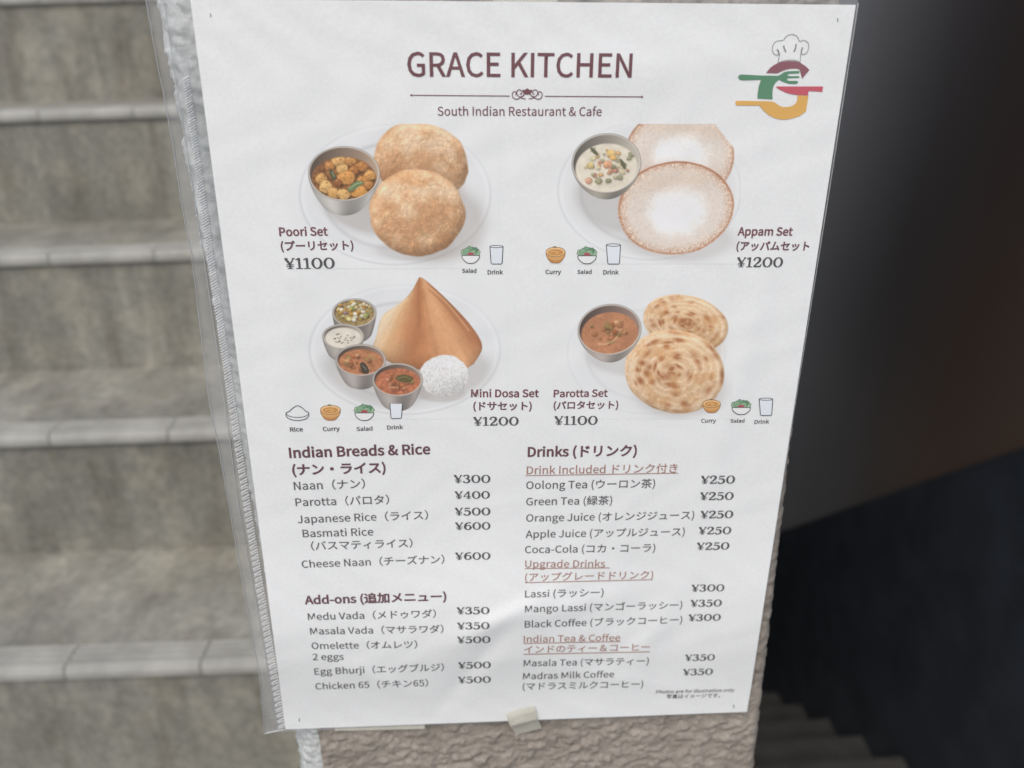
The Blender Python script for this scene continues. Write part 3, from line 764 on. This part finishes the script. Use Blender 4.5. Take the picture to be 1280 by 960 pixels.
    def chunks(s, clip, spots, seed, hi=.5, dark=.42):
        rs = np.random.RandomState(seed)
        for (x, y, rad, col) in spots:
            a = rs.rand() * 6.3; n = rs.randint(5, 8)
            ang = np.sort(rs.rand(n) * .5 + np.arange(n)) * 2 * math.pi / n + a
            p = np.c_[x + rad * (.85 + .3 * rs.rand(n)) * np.cos(ang), y + rad * .82 * (.85 + .3 * rs.rand(n)) * np.sin(ang)]
            m, sd = s.poly(curve(p, 4, True), .9)
            msh, _ = s.poly(curve(p + (.9, 1.7), 4, True), 1.6)
            s.mul(msh * clip * dark, (.45, .38, .32))
            g = .88 + .22 * sm(rad, -rad, (s.X - x) * .4 + (s.Y - y)) - .14 * sm(2.2, 0, sd) + .26 * (fbm(s.X * .45, s.Y * .45, seed + 3, 3) - .5)
            s.put(m * clip, np.asarray(col) * g[..., None])
            hx, hy = x - rad * .25 + rs.rand() - .5, y - rad * .35
            s.put(np.exp(-(((s.X - hx) / 1.5) ** 2 + ((s.Y - hy) / 1.0) ** 2)) * clip * hi * .7, (245, 225, 190))
    def build(s, label):
        uv = S(np.c_[s.X.ravel(), s.Y.ravel()])
        x0, y0, x1, y1 = s.box
        f = grid_faces(s.nx, s.ny)[:, ::-1]
        col = np.stack([np.clip(PAPER_A[i] * (lin(s.img[..., i]) - VEIL) / (lin(PAPER_T)[i] - VEIL), .012, .85) for i in range(3)], -1).reshape(-1, 3)
        o = mesh_obj('dish_picture', place(uv, .00006), f, M_PRINT, menu, True, col); o['label'] = label
        return o

def poori(P, cx, cy, rx, ry, rot, seed, tone=1.0):
    m, r, x, y = P.ell(cx, cy, rx, ry, rot, 1.3, .09, seed, 1.9)
    X, Y = P.X, P.Y
    n1 = fbm(X * .045, Y * .05, seed + 1, 4); n2 = fbm(X * .16, Y * .17, seed + 2, 3); n3 = fbm(X * .5, Y * .5, seed + 4, 3)
    base = np.array((204, 162, 124.)); lt = np.array((222, 192, 162.)); dk = np.array((188, 138, 98.))
    v = np.clip((n1 - .5) * 1.5 + .46 + .25 * (y - .1) - .12 * x * 0, 0, 1)[..., None]
    c = base + (dk - base) * np.clip(v * 1.25 - .45, 0, 1) + (lt - base) * np.clip(.55 - v, 0, 1) * 1.5
    L = 1.0 + .10 * (-x * .5 - y * .8) - .16 * sm(.72, 1.0, r) * sm(-.6, .7, x * .7 + y) + .09 * np.exp(-((r - .90) / .06) ** 2) * sm(.5, -.7, y + x * .4)
    fk = sm(.60, .78, fbm(X * .33 + 9, Y * .33, seed + 7, 2)); L = L + .12 * (n2 - .5) + .16 * (n3 - .5) + .07 * fk
    rs = np.random.RandomState(seed)
    for _ in range(90):                                          # blisters
        a = rs.rand() * 6.28; q = math.sqrt(rs.rand()) * .95; bx, by = cx + rx * q * math.cos(a), cy + ry * q * math.sin(a); br = 1.5 + 3.5 * rs.rand() ** 2
        d2 = ((X - bx) ** 2 + ((Y - by) * 1.1) ** 2) / br ** 2
        L = L + .10 * np.exp(-d2) * ((-(X - bx) - (Y - by)) / br * .7 + .2)
    for _ in range(16):                                          # wrinkled creases
        a = rs.rand() * 6.28; q = .45 + .5 * rs.rand(); bx, by = cx + rx * q * math.cos(a), cy + ry * q * math.sin(a); t = a + 1.57 + rs.randn() * .4; Lh = 5 + 9 * rs.rand()
        p_ = (X - bx) * math.cos(t) + (Y - by) * math.sin(t); q_ = -(X - bx) * math.sin(t) + (Y - by) * math.cos(t) + 1.5 * np.sin(p_ * .3)
        L = L + np.exp(-(p_ / Lh) ** 2) * (.09 * np.exp(-((q_ - .9) / 1.0) ** 2) - .07 * np.exp(-((q_ + .6) / 1.1) ** 2))
    P.put(m, np.clip(c * L[..., None] * tone, 0, 250))
    return m, r, x, y

# poori
P = Pic(366, 154.8, 624, 336)
P.plate(494, 243, 121, 89)
P.shade(548, 280, 66, 54, .38); P.shade(452, 262, 60, 30, .40, .35); P.shade(520, 312, 56, 16, .25)
poori(P, 526, 202, 60, 49, .25, 31, .97)
P.shade(518, 236, 62, 32, .30, 0, (150, 100, 62))
poori(P, 521, 265.5, 60, 54, .1, 44)
clip, xc, yc = P.bowl(430, 217, 44.5, 34, 30, rot=.02, foot=.66, inner=(142, 122, 106), lev=.30)
P.put(clip, np.array((116, 78, 48.)) * (.8 + .7 * (fbm(P.X * .3, P.Y * .3, 61, 3)))[..., None])
rs = np.random.RandomState(8)
sp = [(412, 208, 7, (186, 128, 74)), (424, 202, 9, (204, 158, 100)), (438, 201, 9, (196, 142, 86)), (452, 208, 9, (182, 124, 70)), (462, 219, 9, (206, 152, 88)), (402, 224, 9, (200, 152, 92)), (415, 217, 8, (150, 104, 62)), (428, 211, 8, (216, 172, 112)), (442, 213, 7, (172, 112, 62)),
      (407, 234, 9.5, (214, 172, 112)), (433, 223, 12, (204, 146, 84)), (452, 227, 8, (194, 134, 74)), (417, 241, 9, (206, 158, 98)), (429, 243, 9, (212, 168, 108)), (449, 239, 11, (212, 152, 82)), (460, 231, 7, (186, 128, 72)), (422, 228, 6, (156, 100, 58)), (439, 235, 5, (168, 108, 58))]
P.chunks(clip, sp, 9, .5, .5)
for q in range(60):
    a = rs.rand() * 6.28; r_ = math.sqrt(rs.rand()); P.put(np.exp(-(((P.X - 430 - 36 * r_ * math.cos(a)) / .9) ** 2 + ((P.Y - 222 - 24 * r_ * math.sin(a)) / .8) ** 2)) * clip * .55, (92, 52, 26))
m, _ = P.poly(curve([(434, 238), (439, 231), (447, 226), (455, 228), (448, 234), (440, 239)], 4, True), .8); P.put(m * clip, (108, 124, 86)); P.line([(437, 236), (445, 230), (452, 228)], .8, (190, 200, 160), .8)
m, _ = P.poly(curve([(411, 212), (416, 213), (420, 222), (416, 225)], 4, True), .8); P.put(m * clip, (84, 84, 60)); P.line([(415, 215), (418, 221)], .9, (190, 190, 170), .8)
P.rimline(430, 217, 44.5, 34)
P.build('picture of two puffed golden breads and a steel bowl of potato curry')

# appam
def appam(P, cx, cy, rx, ry, rot, seed, center=(0, 0), cw=.55, brown=1.0):
    m, r, x, y = P.ell(cx, cy, rx, ry, rot, 1.0, .05, seed, 1.3)
    X, Y = P.X, P.Y
    n = fbm(X * .09, Y * .09, seed, 4); n2 = fbm(X * .42, Y * .42, seed + 2, 3); n3 = fbm(X * .8, Y * .8, seed + 5, 2)
    rr = np.hypot(x - center[0], y - center[1])
    cream = np.array((221, 209, 200.)); white = np.array((238, 237, 237.)); br = np.array((182, 132, 104.))
    c = cream + (white - cream) * sm(cw + .26, cw - .10, rr + .22 * (n - .5) + .16 * (n2 - .5))[..., None]
    bz = np.exp(-((y + .58) / .22) ** 2) * sm(1.0, .6, np.abs(x)); c = c + (np.array((214, 194, 178.)) - c) * (bz * .6)[..., None]
    pore = sm(.62, .74, fbm(X * .5, Y * .5, seed + 12, 1)) * sm(.25, .5, rr) * sm(.95, .8, r); c = c * (1 - .03 * pore)[..., None]
    lace = sm(.78, 1.0, r + .10 * (n - .5)) * brown
    c = c + (np.array((208, 176, 152.)) - c) * (lace * .7)[..., None]
    spots = sm(.50, .66, n3) * lace
    c = c + (br - c) * (spots * .8)[..., None]
    dots = sm(.60, .74, fbm(X * .62 + 40, Y * .62, seed + 9, 1)) * sm(.72, .92, r)
    c = c + (np.array((240, 222, 206.)) - c) * (dots * .7)[..., None]
    c = c + (np.array((170, 112, 82.)) - c) * (np.exp(-((r - .98) / .022) ** 2) * (.45 + .45 * sm(.3, -.7, y)) * brown)[..., None]
    L = 1 + .06 * (n3 - .5) + .05 * (n2 - .5) - .05 * sm(.1, .7, np.abs(r - .6)) + .05 * np.exp(-(rr / .12) ** 2)
    P.put(m, np.clip(c * L[..., None], 0, 246)); return m, r, x, y
P = Pic(690, 154.8, 926, 330)
P.plate(812, 238, 116, 88, 0, .8)
P.shade(772, 250, 62, 44, .42, .3, (165, 158, 156)); P.shade(850, 300, 76, 30, .25)
keep = P.img.copy()
m, r, x, y = appam(P, 850, 192, 68, 58, .1, 15, (.0, .05), .42, .8)
cut, _ = P.poly([(796, 154), (893, 154), (908, 174), (920, 188), (914, 236), (760, 240), (782, 170)], 1.2)
P.img = keep * (1 - cut[..., None]) + P.img * cut[..., None]
P.shade(842, 238, 76, 44, .16, 0, (170, 130, 110))
appam(P, 845, 259.5, 73, 58.5, -.12, 27, (0, .07), .42)
clip, xc, yc = P.bowl(758, 204, 43, 37, 22, (158, 152, 142), (150, 144, 134), -.10, .62, .26)
P.put(clip, np.array((222, 212, 196.)) * (.93 + .14 * fbm(P.X * .1, P.Y * .1, 3, 3))[..., None])
rs = np.random.RandomState(4); sp = []
for q in range(46):
    a = rs.rand() * 6.28; r_ = math.sqrt(rs.rand()) * .82; col = [(206, 196, 150), (214, 160, 96), (150, 152, 112), (196, 122, 92), (222, 206, 160), (118, 122, 88)][rs.randint(6)]
    sp.append((758 + 34 * r_ * math.cos(a), 208 + 25 * r_ * math.sin(a), 1.6 + 1.6 * rs.rand(), col))
sp += [(764, 192, 5, (226, 176, 92)), (766, 197, 4, (232, 170, 80)), (760, 206, 5, (206, 132, 88)), (738, 207, 4.5, (206, 180, 104)), (736, 226, 4, (208, 140, 110)), (748, 226, 4, (128, 128, 92)), (760, 226, 3.5, (122, 124, 90)), (775, 222, 3.5, (128, 132, 96)), (790, 193, 4, (112, 116, 84)), (786, 198, 3, (132, 134, 100))]
sp = [(a, b, c * 1.15, tuple(np.array(d) * .66 + np.array((216, 206, 190)) * .34)) for a, b, c, d in sp]
P.chunks(clip, sp, 12, .1, .2)
for a, b, c_, d in ((737, 183, 748, 195), (775, 198, 782, 212), (744, 184, 738, 190)):
    m, _ = P.poly(curve([(a, b), ((a + c_) / 2 + 2.4, (b + d) / 2 - 1), (c_, d), ((a + c_) / 2 - 2, (b + d) / 2 + 1.5)], 4, True), .8); P.put(m * clip, (98, 100, 78))
P.rimline(758, 204, 43, 37, -.10)
P.build('picture of two lacy white pancakes and a steel bowl of pale vegetable stew')

# dosa
P = Pic(378, 345.5, 634, 524)
P.plate(506, 437, 121, 82)
P.shade(470, 470, 78, 40, .40, .3, (166, 160, 156)); P.shade(560, 462, 60, 34, .30)
cone = np.r_[curve([(524, 346.5), (513, 366), (498, 381), (482, 391), (474, 404), (471, 418), (466, 432)], 6), curve([(467, 438), (482, 450), (500, 457), (524, 462), (552, 464), (578, 462), (592, 455)], 6), curve([(598, 446), (602.5, 436), (600, 424), (588, 406), (572, 388), (552, 368), (533, 351), (527, 347)], 6)]
m, sd = P.poly(cone, 1.0)
X, Y = P.X, P.Y
a = (X - 524) / (Y - 338)                                     # fan angle round the tip
n1 = fbm(X * .05, Y * .05, 81, 4); n2 = fbm(X * .35, Y * .35, 83, 3); n3 = fbm(a * 14, (Y - 340) * .018, 85, 3)
stops = [-.62, -.42, -.2, -.03, .10, .28, .5, .70, .85]
cols = np.array([(232, 206, 174), (216, 174, 132), (190, 134, 94), (174, 116, 78), (184, 126, 86), (206, 152, 110), (214, 162, 120), (194, 138, 98), (170, 114, 80)], float)
c = np.stack([np.interp(a + .16 * (n1 - .5), stops, cols[:, i]) for i in range(3)], -1)
L = 1 + .10 * (n3 - .5) + .06 * (n2 - .5) + .10 * (n1 - .5) - .10 * sm(14, 0, sd) * sm(.2, -.2, (Y - 430) / -60) - .08 * sm(3, 0, sd)
L = L + .10 * sm(425, 350, Y) * 0 - .10 * sm(420, 465, Y) * sm(.3, -.4, a)
P.put(m, c * L[..., None])
P.line([(536, 362), (551, 376), (566, 394), (578, 410), (590, 426)], 1.8, (164, 110, 74), .6, 1.6); P.line([(539, 361), (556, 376), (572, 395), (586, 413)], 1.6, (228, 184, 134), .6, 1.0)
P.line([(478, 396), (492, 386), (508, 374)], 3.5, (236, 214, 178), .5, 2.5)
P.shade(552, 492, 34, 12, .35)
mr, r, x, y = P.ell(555, 470, 30, 26, 0, 1.0, .14, 91, 2.2)
g = fbm(X * .55, Y * .7, 93, 3); g2 = fbm(X * .9, Y * .5, 95, 2)
L = .94 + .20 * (g - .5) + .16 * (g2 - .5) - .10 * sm(0, 1, x * .35 + y) + .06 * sm(.4, -.8, y)
P.put(mr, np.clip(np.array((233, 231, 230.)) * L[..., None], 0, 244))
clip, xc, yc = P.bowl(443, 391, 27, 17.5, 24, (150, 142, 136), (104, 94, 86), 0, .8, .1)
P.put(clip, np.array((150, 128, 86.)) * (.8 + .5 * fbm(X * .4, Y * .4, 2, 3))[..., None])
rs = np.random.RandomState(14); sp = []
for q in range(70):
    an = rs.rand() * 6.28; r_ = math.sqrt(rs.rand()) * .95; col = [(226, 206, 150), (214, 172, 92), (232, 224, 196), (200, 150, 70), (150, 120, 128), (160, 168, 96), (236, 230, 214)][rs.randint(7)]
    sp.append((442 + 24 * r_ * math.cos(an), 388 + 13 * r_ * math.sin(an), 1.6 + 1.8 * rs.rand(), col))
P.chunks(np.maximum(clip, P.ell(442, 385, 20, 11)[0]), sp, 15, .3, .25)
P.rimline(443, 391, 27, 17.5)
clip, xc, yc = P.bowl(429, 420.5, 25.5, 15.5, 20, (168, 162, 156), (140, 130, 120), 0, .72, .22)
P.put(clip, np.array((220, 212, 200.)) * (.94 + .12 * fbm(X * .12, Y * .12, 22, 3))[..., None])
for q in range(26):
    an = rs.rand() * 6.28; r_ = math.sqrt(rs.rand()) * .7; P.put(np.exp(-(((X - 429 - 21 * r_ * math.cos(an)) / 1.1) ** 2 + ((Y - 423 - 9 * r_ * math.sin(an)) / .7) ** 2)) * clip * .8, (96, 84, 66))
P.rimline(429, 420.5, 25.5, 15.5)
for cx, cy, rx, ry, dp, sd_, leaf in ((451, 450, 31, 19.5, 24, 33, 0), (497, 474.5, 31, 20.5, 26, 37, 1)):
    clip, xc, yc = P.bowl(cx, cy, rx, ry, dp, (168, 160, 156), (122, 104, 94), 0, .66, .24)
    nn = fbm(X * .14, Y * .2, sd_, 4); n2 = fbm(X * .5, Y * .6, sd_ + 3, 3)
    P.put(clip, np.array((166, 112, 80.)) * (.74 + .34 * nn + .30 * n2)[..., None] if not leaf else np.array((164, 102, 74.)) * (.68 + .40 * nn + .40 * n2)[..., None])
    sp = []
    for q in range(22):
        an = rs.rand() * 6.28; r_ = math.sqrt(rs.rand()) * .75; col = [(158, 128, 84), (190, 132, 92), (200, 150, 112), (150, 96, 66), (184, 112, 74)][rs.randint(5)]
        sp.append((cx + rx * .8 * r_ * math.cos(an), cy + 3 + ry * .65 * r_ * math.sin(an), 1.5 + 2.2 * rs.rand(), col))
    P.chunks(clip, sp, sd_ + 5, .15, .2)
    if not leaf:
        m, _ = P.poly(curve([(450, 455), (455, 453), (461, 461), (460, 467), (453, 466)], 4, True), .8); P.put(m * clip, (72, 62, 52)); P.line([(453, 457), (458, 462)], 1, (150, 150, 140), .7)
        for qx, qy in ((462, 445), (466, 448), (436, 446), (458, 449)): P.put(np.exp(-(((X - qx) / 2.6) ** 2 + ((Y - qy) / 1.5) ** 2)) * clip * .8, (150, 142, 84))
    else:
        m, _ = P.poly(curve([(494, 472), (504, 468), (516, 472), (512, 478), (500, 477)], 4, True), .8); P.put(m * clip, (96, 88, 54)); P.line([(497, 473), (506, 471), (513, 474)], .8, (160, 150, 100), .7)
        for qx, qy in ((488, 480), (492, 484), (484, 474)): P.put(np.exp(-(((X - qx) / 2.2) ** 2 + ((Y - qy) / 1.2) ** 2)) * clip * .7, (226, 180, 148))
    P.rimline(cx, cy, rx, ry)
P.build('picture of a tall brown cone pancake, four steel bowls and a rice mound')

# parotta
def parotta(P, cx, cy, rx, ry, rot, seed):
    m, r, x, y = P.ell(cx, cy, rx, ry, rot, 1.0, .05, seed, 1.5)
    X, Y = P.X, P.Y; th = np.arctan2(y, x)
    n = fbm(X * .07, Y * .07, seed, 4); n2 = fbm(X * .45, Y * .45, seed + 3, 3)
    sp_ = r * 6.2 - th / (2 * math.pi) + 1.1 * (n - .5); ph = sp_ - np.floor(sp_)
    ridge = np.exp(-((ph - .5) / .16) ** 2)
    c = np.array((222, 190, 156.)) + np.array((14, 18, 21.)) * (ridge - .35)[..., None]
    fine = np.sin((r * 6.2 - th / 6.283 + 1.1 * (n - .5)) * 6.283 * 3 + 4 * n2)
    L = 1 + .02 * fine + .13 * (n2 - .5) + .06 * (-y - x * .3) - .10 * sm(.86, 1.0, r) * sm(-.7, .5, x + y)
    rs = np.random.RandomState(seed); br = np.zeros(X.shape)
    for q in range(64):
        ring = [.12, .34, .56, .76, .9][rs.randint(5)] + .05 * rs.randn(); a = rs.rand() * 6.28
        bx, by = ring * math.cos(a), ring * math.sin(a); la, lb = .05 + .08 * rs.rand(), .03 + .045 * rs.rand()
        tx, ty = -math.sin(a), math.cos(a); p_ = (x - bx) * tx + (y - by) * ty; q_ = (x - bx) * math.cos(a) + (y - by) * math.sin(a)
        br = np.maximum(br, np.exp(-((p_ / la) ** 2 + (q_ / lb) ** 2)) * (.35 + .65 * rs.rand()))
    br = br * (.55 + .9 * n2)
    c = c + (np.array((158, 100, 62.)) - c) * np.clip(br * 1.15, 0, .9)[..., None]
    c = c + (np.array((236, 212, 184.)) - c) * (np.exp(-((r - .88) / .05) ** 2) * .55)[..., None]
    c = c + (np.array((196, 140, 88.)) - c) * np.clip(sm(.5, .75, n) * .45, 0, 1)[..., None]
    P.put(m, np.clip(c * L[..., None], 0, 246)); return m, r, x, y
P = Pic(700, 362, 916, 524)
P.plate(808, 442, 100, 76, 0, .42)
P.shade(770, 446, 44, 24, .34, .2, (170, 163, 160)); P.shade(850, 486, 66, 40, .32); 
parotta(P, 857, 404, 54, 34.5, .22, 52)
P.shade(846, 440, 62, 32, .22, 0, (160, 116, 76))
parotta(P, 843, 464, 62.5, 52, .2, 66)
clip, xc, yc = P.bowl(762, 412, 39.5, 31.5, 22, (176, 166, 160), (122, 104, 96), -.12, .60, .24)
nn = fbm(P.X * .1, P.Y * .13, 70, 4); n2 = fbm(P.X * .5, P.Y * .5, 72, 3)
P.put(clip, np.array((178, 124, 92.)) * (.84 + .2 * nn + .16 * n2)[..., None])
rs = np.random.RandomState(3)
P.chunks(clip, [(766 + 15 * rs.randn() * .6, 413 + 9 * rs.randn() * .6, 1.8 + 2.4 * rs.rand(), [(176, 118, 80), (160, 100, 62), (206, 156, 116), (186, 136, 92), (150, 120, 76)][rs.randint(5)]) for q in range(38)], 21, .2, .2)
P.line([(748, 430), (757, 430), (766, 426), (772, 421)], 1.6, (226, 190, 150), .7, 1); P.put(np.exp(-(((P.X - 765) / 5) ** 2 + ((P.Y - 428) / 1.2) ** 2)) * .6, (124, 124, 76))
P.put(np.exp(-(((P.X - 759) / 3) ** 2 + ((P.Y - 403) / 1.8) ** 2)) * .5, (140, 134, 84))
P.rimline(762, 412, 39.5, 31.5, -.12)
P.build('picture of two flaky round breads and a steel bowl of brown curry')

# ------------------------------------------------------------------ clear pocket behind and beside the sheet
pocket = empty('plastic_pocket', (0, 0, ZC), 'clear plastic pocket around the menu, its welded margin sticking out past the wall', 'plastic pocket', rot=(0, -SHEET_TILT, 0))
OUTL = [(183, 0), (203, 110), (215, 173), (228, 257), (240, 320), (253, 430), (263, 510), (273, 557), (287, 633), (307, 750), (325, 847), (331, 917)]
FOLD = [(205, 0), (225, 133), (240, 228), (255, 320), (279, 490), (300, 640), (325, 780), (348, 912)]
def rows_interp(pts, n):
    p = np.asarray(pts, float); y = np.linspace(p[0, 1], p[-1, 1], n); return np.c_[np.interp(y, p[:, 1], p[:, 0]), y]
def pocket_y(uv, off): return np.c_[uv[:, 0], np.full(len(uv), off), uv[:, 1]]
n = 120
lo_ = S(rows_interp(OUTL, n))
lo_[-1] = S((331, 916.5))[0]; hi_ = S(rows_interp([(1072.5, 4), (1036, 240), (985, 560), (933.5, 889.5)], n))
lo_[0] += (lo_[0] - lo_[1]) * 1.5; hi_[0] += (hi_[0] - hi_[1]) * 1.5
rowsv = []
fr_ = np.r_[np.linspace(0, .16, 14), np.linspace(.16, 1, 30)[1:]]
for a, b_ in zip(lo_, hi_):
    uv = a + (b_ - a) * fr_[:, None]
    rowsv.append(uv)
UV = np.concatenate(rowsv)
wave = .0004 + .0005 * np.sin(UV[:, 1] * 60) * sm(-.07, -.13, UV[:, 0])
mesh_obj('film', pocket_y(UV, 0) + np.c_[np.zeros(len(UV)), wave, np.zeros(len(UV))], grid_faces(len(fr_), n), M_FILM, pocket, True)
def ribbon(name, c, wd, off, m, th=.00035):
    """thin raised bead following a measured line"""
    bm = bmesh.new(); uv = S(c); tg = np.gradient(uv, axis=0); tg /= np.linalg.norm(tg, axis=1)[:, None]; nn = np.c_[-tg[:, 1], tg[:, 0]]
    ring = []
    for p, q in zip(uv, nn):
        ring.append([bm.verts.new((p[0] + q[0] * wd / 2 * math.cos(a), off - th * math.sin(a), p[1] + q[1] * wd / 2 * math.cos(a))) for a in np.linspace(0, 2 * math.pi, 7)[:-1]])
    for a, b_ in zip(ring, ring[1:]):
        for i in range(6): bm.faces.new((a[i], a[(i + 1) % 6], b_[(i + 1) % 6], b_[i]))
    bmesh.ops.recalc_face_normals(bm, faces=bm.faces)
    return bm_obj(name, bm, m, pocket, True)
rs = np.random.RandomState(2)
e = rows_interp(OUTL, 90); e[:, 0] += .3 * rs.randn(90)
ribbon('outer_edge', e, .00032, -.0002, M_EDGE)
ribbon('fold_line', rows_interp(FOLD, 90), .00030, -.0002, M_EDGE)
ribbon('bottom_edge', np.array([(331, 916.5), (340, 914.5), (350, 912.3), (356, 911.6)]), .0004, -.0002, M_EDGE)
ribbon('right_edge', rows_interp([(1072.5, 4), (1036, 240), (985, 560), (933.5, 889.5)], 60), .0004, -.0001, M_EDGE)
# welded strip: two rails and close slanted ridges
bm = bmesh.new()
N = 240
for i in range(N):
    y = 95 + (910 - 95) * i / N; sx = np.interp(y, [0, 100, 320, 640, 912], [216, 229, 259, 305.5, 348.5]); wd = np.interp(y, [0, 320, 912], [7.5, 9, 10])
    dy = 5.0 if i % 2 == 0 or y < 500 else 3.4
    a_, b_ = S([(sx + 1, y + dy), (sx + wd, y)]); d = (b_ - a_); d /= np.linalg.norm(d); nn = np.array([-d[1], d[0]]) * (.00020 + .00003 * rs.randn())
    a_ = a_ + rs.randn(2) * .00006; b_ = b_ + rs.randn(2) * .00006
    lo4 = [bm.verts.new((p[0], -.0001, p[1])) for p in (a_ - nn * 1.6, b_ - nn * 1.6, b_ + nn * 1.6, a_ + nn * 1.6)]
    hi4 = [bm.verts.new((p[0], -.0006, p[1])) for p in (a_ - nn * .5, b_ - nn * .5, b_ + nn * .5, a_ + nn * .5)]
    bm.faces.new(hi4)
    for q in range(4): bm.faces.new((lo4[q], lo4[(q + 1) % 4], hi4[(q + 1) % 4], hi4[q]))
bmesh.ops.recalc_face_normals(bm, faces=bm.faces)
bm_obj('welded_strip', bm, M_WELD, pocket)
n = 90
yy = np.linspace(60, 911, n); A_ = np.c_[np.interp(yy, [0, 100, 320, 640, 912], [215, 228, 258, 304.5, 347.5]), yy]; B_ = A_ + np.c_[np.interp(yy, [0, 320, 912], [8.5, 10.5, 11.5]), np.zeros(n)]
UV = np.empty((n * 2, 2)); UV[0::2] = S(A_); UV[1::2] = S(B_)
mesh_obj('strip_backing', pocket_y(UV, -.00005), grid_faces(2, n), film_material('cloudy_film', .16, .9, .25), pocket)

# ------------------------------------------------------------------ pieces of tape
def tape(name, quad, offs, label, curl=0.0):
    """quad: four measured corners (top-left, top-right, bottom-right, bottom-left); offs: stand-off from the wall face along its length"""
    q = S(quad); nu, nv = 13, 25
    o = empty(name, (0, 0, ZC), label, 'tape', 'pieces of tape holding the menu', rot=(0, -SHEET_TILT, 0))
    V = []
    for j in range(nv):
        t = j / (nv - 1)
        for i in range(nu):
            s = i / (nu - 1); uv = (q[0] * (1 - s) + q[1] * s) * (1 - t) + (q[3] * (1 - s) + q[2] * s) * t
            uv = uv + rsT.randn(2) * .00002
            d = np.interp(t, [a for a, b in offs], [b for a, b in offs]) + curl * (abs(s - .5) * 2) ** 3
            V.append((uv[0], -d, uv[1]))
    return V, nu, nv, o
rsT = np.random.RandomState(6)
def tape_obj(*a, **k):
    V, nu, nv, o = tape(*a, **k)
    me = mesh_obj('tape_strip', V, grid_faces(nu, nv)[:, ::-1], M_TAPE, o, True)
    m = me.modifiers.new('thickness', 'SOLIDIFY'); m.thickness = .00012; m.offset = 0; m.use_rim = False
    return o
h0 = float(relief(*S((652, 888))[0])) + .0012
tape_obj('adhesive_tape', [(632, 888), (667, 878), (677.5, 914), (645, 922)], [(0, h0 + .0002), (.12, h0 + .0005), (.42, h0 + .0002), (.65, .0003), (1, -.0018)], 'short cream tape tab bent over the bottom edge of the menu')
tape_obj('adhesive_tape', [(416, 890), (529, 885), (531, 914), (418, 916.5)], [(0, -.0008), (1, -.0014)], 'long pale tape strip peeping out under the lower left edge of the menu')
tape_obj('adhesive_tape', [(617, -12), (697, -12), (698, 12), (617, 12)], [(0, -.0024), (1, -.0010)], 'pale tape strip across the top edge of the menu')
